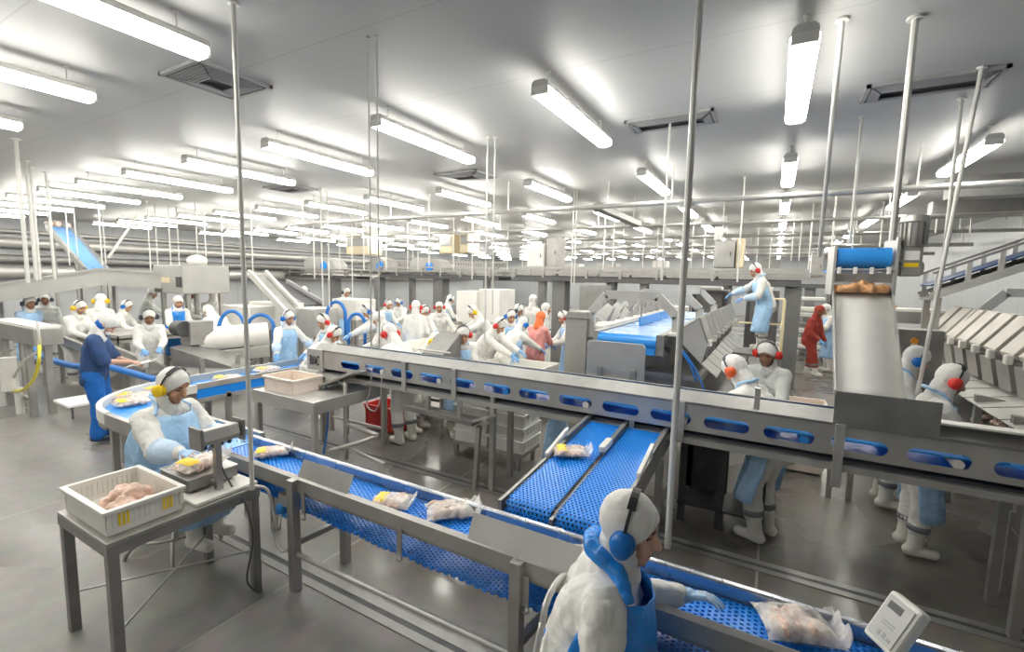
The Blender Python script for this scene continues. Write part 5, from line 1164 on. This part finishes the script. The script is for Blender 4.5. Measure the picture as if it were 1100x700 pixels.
# long meat tables
def table(label, x0, x1, y0, y1, z, m=STEELL, fill=None, rimz=.06):
    r = thing('work_table', label, 'table', ((x0+x1)/2, (y0+y1)/2, 0)); MB().bx(x0, x1, y0, y1, z-.03, z).build('tabletop', m, r)
    MB().bx(x0, x1, y0, y0+.02, z-.08, z+rimz).bx(x0, x1, y1-.02, y1, z-.08, z+rimz).bx(x0, x0+.02, y0, y1, z-.08, z+rimz).bx(x1-.02, x1, y0, y1, z-.08, z+rimz).build('rim', m, r)
    for x in (x0+.05, x1-.05):
        for y in (y0+.05, y1-.05): MB().bx(x-.03, x+.03, y-.03, y+.03, 0, z-.03).build('leg', STEEL, r)
    if fill: meat_pile(fill, (x0+x1)/2, (y0+y1)/2, z, (x1-x0)*.38, (y1-y0)*.3, .07, 36, int(abs(x0*77)))
    return r
table('long trimming table between the capped workers at left', -11.6, -10.2, 3.7, 7.4, .95, STEELL, 'raw meat spread on the trimming table at left')
table('long work table among the far workers left of centre', -12.5, -9.6, 12.3, 12.9, .95, STEELL)
table('long work table among the far workers at centre', -8.6, -7.0, 10.5, 11.1, .98, WPLAST, 'yellowish meat on the far centre table')
table('far steel bench under the middle back conveyor', -11.6, -8.6, 13.2, 13.8, .95, STEELL)
table('steel workbench under the big trough at left', -14.5, -12.0, 7.6, 8.2, .95, STEELL)
# work platform, pallets at right back
wp = thing('work_platform', 'raised steel work platform with cream handrail behind the grading machine', 'platform', (.0, 9.9, 0))
f_ = at_d(812, 282, 8.8); pz = f_.z-figure('reach')['top']
px0, px1 = f_.x-.55, f_.x+.55; wy0, wy1 = f_.y-.45, f_.y+.45
MB().bx(px0, px1, wy0, wy1, pz-.05, pz).build('deck', STEELD, wp)
for x in (px0+.04, px1-.04):
    for y in (wy0+.05, wy1-.05): MB().bx(x-.035, x+.035, y-.035, y+.035, 0, pz-.05).build('leg', STEELD, wp)
h = MB()
for y in (wy0+.03, wy1-.03): h.tube([(px1-.03, y, pz), (px1-.03, y, pz+1.0)], .022, 8)
for z in (.5, 1.0): h.tube([(px1-.03, wy0+.03, pz+z), (px1-.03, wy1-.03, pz+z)], .018, 8).tube([(px0+.3, wy1-.03, pz+z), (px1-.03, wy1-.03, pz+z)], .018, 8)
h.build('handrail', YRAIL, wp, smooth=40)
tp = thing('tall_rack', 'dark steel rack with white trays behind the work platform', 'rack', (1.4, 15.2, 0))
p0, p1 = at_y(843, 330, 15.2), at_y(892, 330, 15.2)
for x in (p0.x, p1.x):
    for y in (15.2, 15.8): MB().bx(x-.03, x+.03, y-.03, y+.03, 0, 1.9).build('post', DARK, tp)
for z in (.35, .8, 1.25, 1.7): MB().bx(p0.x, p1.x, 15.2, 15.8, z, z+.03).build('shelf', STEELD, tp); MB().bx(p0.x+.1, p1.x-.12, 15.25, 15.7, z+.03, z+.12).build('tray', WPLAST, tp, bevel=.02)
for k, (px, py, d) in enumerate(((868, 372, 9.6), (852, 352, 12))):
    q = at_z(px, py, .25); r = thing('low_pallet', ['near low white pallet on the floor by the red clad worker', 'far low white pallet on the floor by the red clad worker'][k], 'pallet', (q.x, q.y, 0))
    MB().bx(q.x-.5, q.x+.5, q.y-.4, q.y+.4, .20, .26).build('deck', WPLAST, r, bevel=.01)
    for dx in (-.42, 0, .42): MB().bx(q.x+dx-.05, q.x+dx+.05, q.y-.38, q.y+.38, 0, .20).build('runner', GREYM, r)

# far lines beyond the raised conveyors
xa, xb = at_y(560, 290, 18).x, at_y(900, 290, 18).x
walkway('second raised conveyor farther back at right of centre', xa, xb, 18.0, 2.05, .5, 1.0, [(at_y(p_, 320, 18).x, .3) for p_ in (580, 690, 780, 870)], 1.6)
xa, xb = at_y(330, 290, 21).x, at_y(620, 290, 21).x
walkway('third raised conveyor farthest back at centre', xa, xb, 21.0, 2.0, .55, 1.0, [(at_y(p_, 320, 21).x, .3) for p_ in (360, 440, 520, 600)], 1.8)
for k, (a, b, c, d, y) in enumerate(((640, 662, 283, 300, 18.1), (700, 716, 280, 300, 18.2), (815, 838, 278, 300, 18.2), (600, 622, 283, 301, 18.3), (870, 886, 272, 300, 18.2))):
    cab('far_machine', 'pale machine box on the second raised conveyor, %s of five' % ['second from the left', 'third from the left', 'fourth from the left', 'leftmost', 'rightmost'][k], 'machine', a, b, c, d, y, .6, [STEEL, WPAINT, STEELD, STEELL, STEEL][k])
for k, (px, y, w) in ((1, (720, 14.0, 1.1)), (2, (870, 17.0, 1.2))):
    q = at_y(px, 330, y); r = thing('meat_trolley', ['grey trolley under the right end of the raised conveyor', 'grey trolley farther back under the raised conveyor', 'grey trolley far behind the red clad worker'][k], 'trolley', (q.x, y, 0))
    for z in (.3, .8, 1.3): MB().bx(q.x-w/2, q.x+w/2, y, y+.6, z, z+.04).build('shelf', STEELL, r); MB().bx(q.x-w/2+.06, q.x+w/2-.06, y+.05, y+.55, z+.04, z+.16).build('tray', WPLAST if z != .8 else STEELD, r, bevel=.02)
    for x in (q.x-w/2, q.x+w/2):
        for yy in (y, y+.6): MB().bx(x-.025, x+.025, yy-.025, yy+.025, 0, 1.6).build('post', STEELD, r)
sl = thing('shackle_line', 'overhead shackle rail running along the back of the hall at centre', 'rail', (-16, 24, 2.9))
p0, p1 = at_d(395, 282, 25), at_d(545, 282, 22)
MB().bar(p0, p1, .08, .10).build('rail', STEEL, sl)
q = MB()
for k in range(60): c = lerp(p0, p1, k/59); q.bar(c, c+V(0, 0, -.35), .05, .03)
tag(q.build('shackles', STEELD, sl), kind='stuff')
for t in (.02, .35, .68, .98): c = lerp(p0, p1, t); MB().cyl(c, (c.x, c.y, 3.8), .02, 6).build('hanger', PIPEW, sl)
pw = MB().bx(.95, 1.75, YN-.005, YN+.10, 1.305, 1.32); tag(pw.build('white_strip', WPLAST, None, bevel=.003), 'pale plastic strip lying on the ledge of the raised rail conveyor at right', 'strip')

for k, (a, b, y) in enumerate(((742, 782, 12.5), (800, 838, 13.4))):
    r = thing('dark_machine', ['low dark machine under the right end of the raised conveyor', 'dark machine behind the work platform'][k], 'machine', (at_y((a+b)/2, 330, y).x, y, 0))
    p, q = at_y(a, 345, y), at_y(b, 312, y)
    MB().bx(p.x, q.x, y, y+.8, .5, q.z).build('body', GREYD, r, bevel=.02); MB().bx(p.x+.1, q.x-.1, y-.02, y, p.z, q.z-.1).build('panel', STEELD, r)
    for x in (p.x+.05, q.x-.12): MB().bx(x, x+.07, y+.05, y+.12, 0, .5).bx(x, x+.07, y+.65, y+.72, 0, .5).build('leg', DARK, r)
    MB().bx(p.x+.15, q.x-.15, y+.1, y+.6, q.z, q.z+.08).build('tray', WPLAST, r, bevel=.02)

tp_, bt = at_y(598, 440, 4.36), at_y(598, 498, 4.36); pb = MB(); vs = []; n = 20
for k, (t, r_) in enumerate(((0, .03), (.06, .05), (.2, .085), (.45, .125), (.75, .155), (.97, .17), (1, .165))):
    for j in range(n):
        a = 2*PI*j/n; w_ = 1+.10*math.sin(a*4+k*.6)
        vs.append((tp_.x+r_*w_*math.cos(a), 4.40+r_*.55*w_*math.sin(a), .875+(max(bt.z, .12)-.875)*t))
pb.add(vs, [(k*n+j, k*n+(j+1) % n, (k+1)*n+(j+1) % n, (k+1)*n+j) for k in range(6) for j in range(n)]+[tuple(range(6*n, 7*n))])
tag(pb.build('plastic_sack', APRB, None, smooth=True), 'pale blue plastic sack hanging under the raised rail conveyor left of the twin belts', 'sack')
q = at_y(628, 466, 4.45); tr = thing('small_shelf', 'small steel shelf with a yellow printed bag left of the twin belts', 'shelf', (q.x, 4.5, 0))
MB().bx(q.x-.16, q.x+.13, 4.38, 4.62, q.z-.02, q.z).build('top', STEEL, tr)
for x in (q.x-.14, q.x+.11): MB().bx(x-.015, x+.015, 4.40, 4.43, 0, q.z-.02).build('leg', STEEL, tr)
for x in (q.x-.14, q.x+.11): MB().bx(x-.015, x+.015, 4.57, 4.60, 0, q.z-.02).build('leg', STEEL, tr)
bag('bag with yellow print on the small shelf left of the twin belts', (q.x, 4.5, q.z), .3, L=.26, W=.18, T=.06, seed=4, end=False)
# ------------------------------------------------------------------ workers
def face_yaw(x, y, f): return math.atan2(-y, -x)+math.radians(f)
def pp(label, px, pyt, d, pose, f, **k):
    p = at_d(px, pyt, d); fl = k.get('flavour', 'uniform'); step = k.pop('step', True); R = figure(pose, fl); t = R['top']; s = k.pop('s', None)
    yaw = face_yaw(p.x, p.y, f); hc = R['joints']['Hc']
    s = s or min(1.10, max(.92, p.z/t)); base = p.z-s*t
    off = Matrix.Rotation(yaw, 3, 'Z') @ V(hc.x*s, hc.y*s, 0)
    if abs(base) > .02: print('PERSON', label[:40], 'd', d, 'z', round(p.z, 2), 's', round(s, 2), 'base', round(base, 2))
    if abs(base) < .35: base = 0
    r = person(label, pose, (p.x-off.x, p.y-off.y, max(0, base)), yaw, s=s, **k)
    if base > 0 and step:
        c = (p.x-off.x, p.y-off.y); st = thing('step_box', 'low step under the %s' % ' '.join(label.split()[:11]), 'step', (c[0], c[1], 0)); MB().bx(c[0]-.35, c[0]+.35, c[1]-.35, c[1]+.35, base-.05, base).build('deck', STEELD, st)
        for a in (-.3, .3):
            for b in (-.3, .3): MB().bx(c[0]+a-.03, c[0]+a+.03, c[1]+b-.03, c[1]+b+.03, 0, base-.05).build('leg', STEELD, st)
    return r
# seated in front
person('person seated at lower right, back turned, in white hood, blue ear muffs and blue apron', 'sit_belt', (-.60, 1.64, 0), math.radians(10), 1.0, 'blue', APRD, gloves=True, skin=2, glove_mat=GLOVEP)
person('person seated at left in pale blue apron and yellow ear muffs weighing a bag', 'sit_scale', (-4.07, 1.72, 0), math.radians(14), 1.0, 'yellow', APRB, sleeves=SLEEVE, skin=0, glove_mat=GLOVEP)
# navy clad worker
p = at_z(109, 473, 0)
nv = person('person in navy shirt and blue trousers bent over a clipboard', 'write', (p.x, p.y, 0), face_yaw(p.x, p.y, 72), .97, None, None, gloves=False, skin=2, suit=NAVY, trousers=BLUEC, flavour='scrubs', hood=HOODM)
R = figure('write', 'scrubs'); J = R['joints']
m_ = MB(); HRm = R['HR']; Hc = J['Hc']
for s in (1, -1): m_.sph(Hc+HRm@V(-.02, 0, -.04), (.096, .088, .09), 16, 10, HRm)
wrap = remesh(m_, 'neck_wrap', .009, 1); bm = bmesh.new(); bm.from_mesh(wrap)
dl = [f_ for f_ in bm.faces if (HRm.transposed()@(f_.calc_center_median()-Hc)).x > .03]; bmesh.ops.delete(bm, geom=dl, context='FACES'); bm.to_mesh(wrap); bm.free()
mobj('blue_hood_wrap', wrap, BLUEC, nv)
mk = MB().sph(Hc+HRm@V(.075, 0, -.075), (.035, .05, .042), 14, 10, HRm).mesh('face_mask'); mk.shade_smooth(); mobj('face_mask', mk, PAPER, nv)
rot = Matrix.Rotation(nv.rotation_euler.z, 3, 'Z'); cbp = Vector(nv.location)+rot@V(.46, 0, .985)
cbd = thing('clipboard', 'white clipboard held by the navy clad worker', 'clipboard', cbp); MB().ob(cbp, (.31, .22, .006), rot @ RotY(-.25)).build('board', PAPER, cbd); MB().ob(cbp+rot@V(.12, 0, .038), (.03, .08, .012), rot @ RotY(-.25)).build('clip', STEEL, cbd)
# right foreground pair and centre
def stand(label, fx, fy, pose, f, s, **k):
    p = at_z(fx, fy, 0); return person(label, pose, (p.x, p.y, 0), face_yaw(p.x, p.y, f), s, **k)
stand('person in white with orange ear muffs bending over the grading machine at right of centre', 812, 575, 'lean', -115, 1.0, muff='orange', apron=APRB, skin=0)
stand('person in white facing the camera with red ear muffs beside the grading machine', 816, 524, 'work', -12, .95, muff='red', suit=SUITG, skin=1)
person('person in white with bright red ear muffs leaning over the right trimming table', 'work', (1.12, 4.82, 0), math.radians(8), .94, 'red', APRB, sleeves=SLEEVE, skin=0)
person('person in white with blue ear muffs behind the one at the right trimming table', 'work', (1.08, 5.72, 0), math.radians(4), .96, 'blue', APRB, skin=0)
stand('person in red overall walking in the aisle at right', 868, 404, 'walk', 60, 1.0, muff=None, suit=REDC, hood=REDC, skin=1, gloves=True)
pp('person in pale clothes partly hidden behind the steel slide', 888, 326, 11.5, 'work', -70, muff=None, apron=APRB, skin=0, far=True)
stand('person in white bending behind the rail conveyor, boots visible beneath it', 434, 474, 'lean', -142, 1.0, muff='red', skin=0)
pp('person in white with a yellow ear muff just showing over the raised rail conveyor', 468, 368, 6.4, 'lean', 60, muff='yellow', skin=0)
pp('person in white facing the camera with dark red muffs behind the rail conveyor', 497, 356, 6.1, 'work', 10, muff='red', apron=APRB, skin=0)
pp('person in white standing with back turned at centre', 447, 322, 9.5, 'stand', 165, muff='red', skin=0)
pp('person in white facing the camera with arms spread over the centre tub', 472, 323, 10.6, 'spread', 0, muff='red', skin=0)
pp('person in white with red ear muffs and head down at centre', 456, 327, 10.0, 'lean', 25, muff='red', skin=0)
pp('person in white with yellow ear muffs leaning left at centre', 508, 327, 9.5, 'lean', -75, muff='yellow', skin=0)
pp('person in blue tinted apron with red muff at far centre left', 417, 322, 12, 'work', 40, muff='red', apron=APRB, skin=0, far=True)
pp('person in white far behind beside a dark column', 428, 320, 13, 'work', -30, muff='blue', skin=1, far=True)
pp('person in white and blue far behind, right of the dark column', 484, 316, 13, 'work', 100, muff='dark', apron=APRB, skin=0, far=True)
pp('person in white with a red muff right of the tall white boxes', 537, 340, 7.6, 'lean', 60, muff='red', suit=SUIT, skin=0, far=True)
pp('person with blue muff looking down beside the white tub', 549, 332, 8.8, 'work', 20, muff='blue', apron=APRB, skin=0, far=True)
pp('person in blue cap standing behind the one looking down', 557, 326, 9.8, 'work', 70, muff='dark', apron=APRB, skin=1, far=True)
pp('person with back turned and one blue muff at centre right', 562, 340, 8.2, 'lean', 130, muff='blue', apron=APRB, skin=0, far=True)
pp('person in white far behind with a yellow box', 541, 315, 12, 'work', 0, muff=None, skin=0, far=True)
pp('person in plain white standing far behind at centre right', 573, 316, 11.5, 'stand', 140, muff=None, skin=0, far=True)
pp('slender person in white by the thick grey column', 587, 325, 10.4, 'stand', 90, muff=None, apron=None, skin=0, far=True)
pp('person in pinkish red coat and orange hood beside the white tub', 581, 334, 8.6, 'work', 150, muff=None, suit=PINKC, trousers=PINKC, hood=ORANGE, skin=1)
pp('person in pale blue apron with red muff beside the grey machine cabinet', 605, 333, 8.8, 'work', -70, muff='red', apron=APRB, skin=0)
pp('person in white and pale blue apron with red muffs on the work platform', 812, 282, 8.8, 'reach', -75, muff='red', apron=APRB, sleeves=SLEEVE, skin=0, s=1.0, step=False)
# left half
pp('person in pale blue apron with dark muff at far left', 31, 318, 9.3, 'cross', 25, muff='dark', apron=APRB, suit=mat('pale_blue_cloth', (.40, .55, .74), .7), skin=1)
pp('person in grey white coat beside the blue aproned one at far left', 48, 315, 10.4, 'stand', -10, muff='dark', suit=SUITG, skin=1)
pp('person in white with yellow muffs facing right at the left trimming table', 85, 322, 8.5, 'work', 40, muff='yellow', skin=0)
pp('person in white with yellow muffs seen from behind at the left trimming table', 108, 315, 9.2, 'work', 160, muff='yellow', skin=0)
pp('person in white with dark ear muffs handling meat behind the sloping conveyor', 160, 337, 7.6, 'work', 5, muff='dark', skin=1, gloves=True)
pp('person in white with a blue muff partly hidden behind the one handling meat', 136, 327, 9.7, 'work', 60, muff='blue', skin=0)
pp('person in pale white standing at the big trough facing right', 163, 308, 11.4, 'work', 80, muff=None, suit=SUITG, skin=0, far=True)
pp('person in white with bright blue apron at left of centre', 191, 317, 10.0, 'work', 15, muff=None, apron=APRD, skin=0)
pp('person in white looking right behind the bright blue apron', 203, 310, 11.4, 'work', 70, muff=None, skin=1, far=True)
pp('person in white with back turned behind the white drum machine', 229, 310, 11.2, 'work', 170, muff=None, skin=0, far=True)
pp('person in white bending low over the drum machine', 224, 327, 9.6, 'bend', -150, muff=None, skin=0, far=True)
pp('person in pale blue apron with a blue muff reaching left by the drum machine', 310, 339, 7.8, 'spread', 35, muff='blue', apron=APRB, sleeves=SLEEVE, skin=0)
pp('person in white with a red muff left of the rail conveyor end', 347, 341, 7.4, 'work', -60, muff='red', apron=APRB, skin=0)
pp('person in white bending with a red muff at the rail conveyor end', 359, 354, 6.9, 'lean', 60, muff='red', skin=0)
pp('person with a blue muff leaning by the blue hose hoops', 395, 326, 9.0, 'lean', -80, muff='blue', skin=0)
pp('person in pale blue far behind the dark roller conveyor', 327, 307, 13, 'work', 150, muff='dark', apron=APRB, skin=1, far=True)
pp('person in white far behind the tall blue hose hoop', 372, 308, 13.5, 'work', 30, muff='dark', apron=APRB, skin=0, far=True)
pp('person in white standing left of the thick wire pair', 406, 337, 8.0, 'work', -100, muff=None, skin=0)

pe = [o for o in COL.objects if o.name.startswith('person') and o.parent is None]
for i, a in enumerate(pe):
    for b in pe[i+1:]:
        d_ = (a.location.xy-b.location.xy).length
        if d_ < .55: print('CLOSE', round(d_, 2), a['label'][:60], '|', b['label'][:60])
# ------------------------------------------------------------------ render settings
w = bpy.data.worlds.new('world'); w.use_nodes = True; w.node_tree.nodes['Background'].inputs[0].default_value = (.75, .78, .8, 1); w.node_tree.nodes['Background'].inputs[1].default_value = .2; S.world = w
S.view_settings.view_transform = 'Standard'; S.view_settings.look = 'None'; S.view_settings.gamma = 1; S.view_settings.use_curve_mapping = False
S.view_settings.exposure = EXPOSURE
S.cycles.use_denoising = True; S.cycles.max_bounces = 10; S.cycles.diffuse_bounces = 6; S.cycles.sample_clamp_indirect = 8
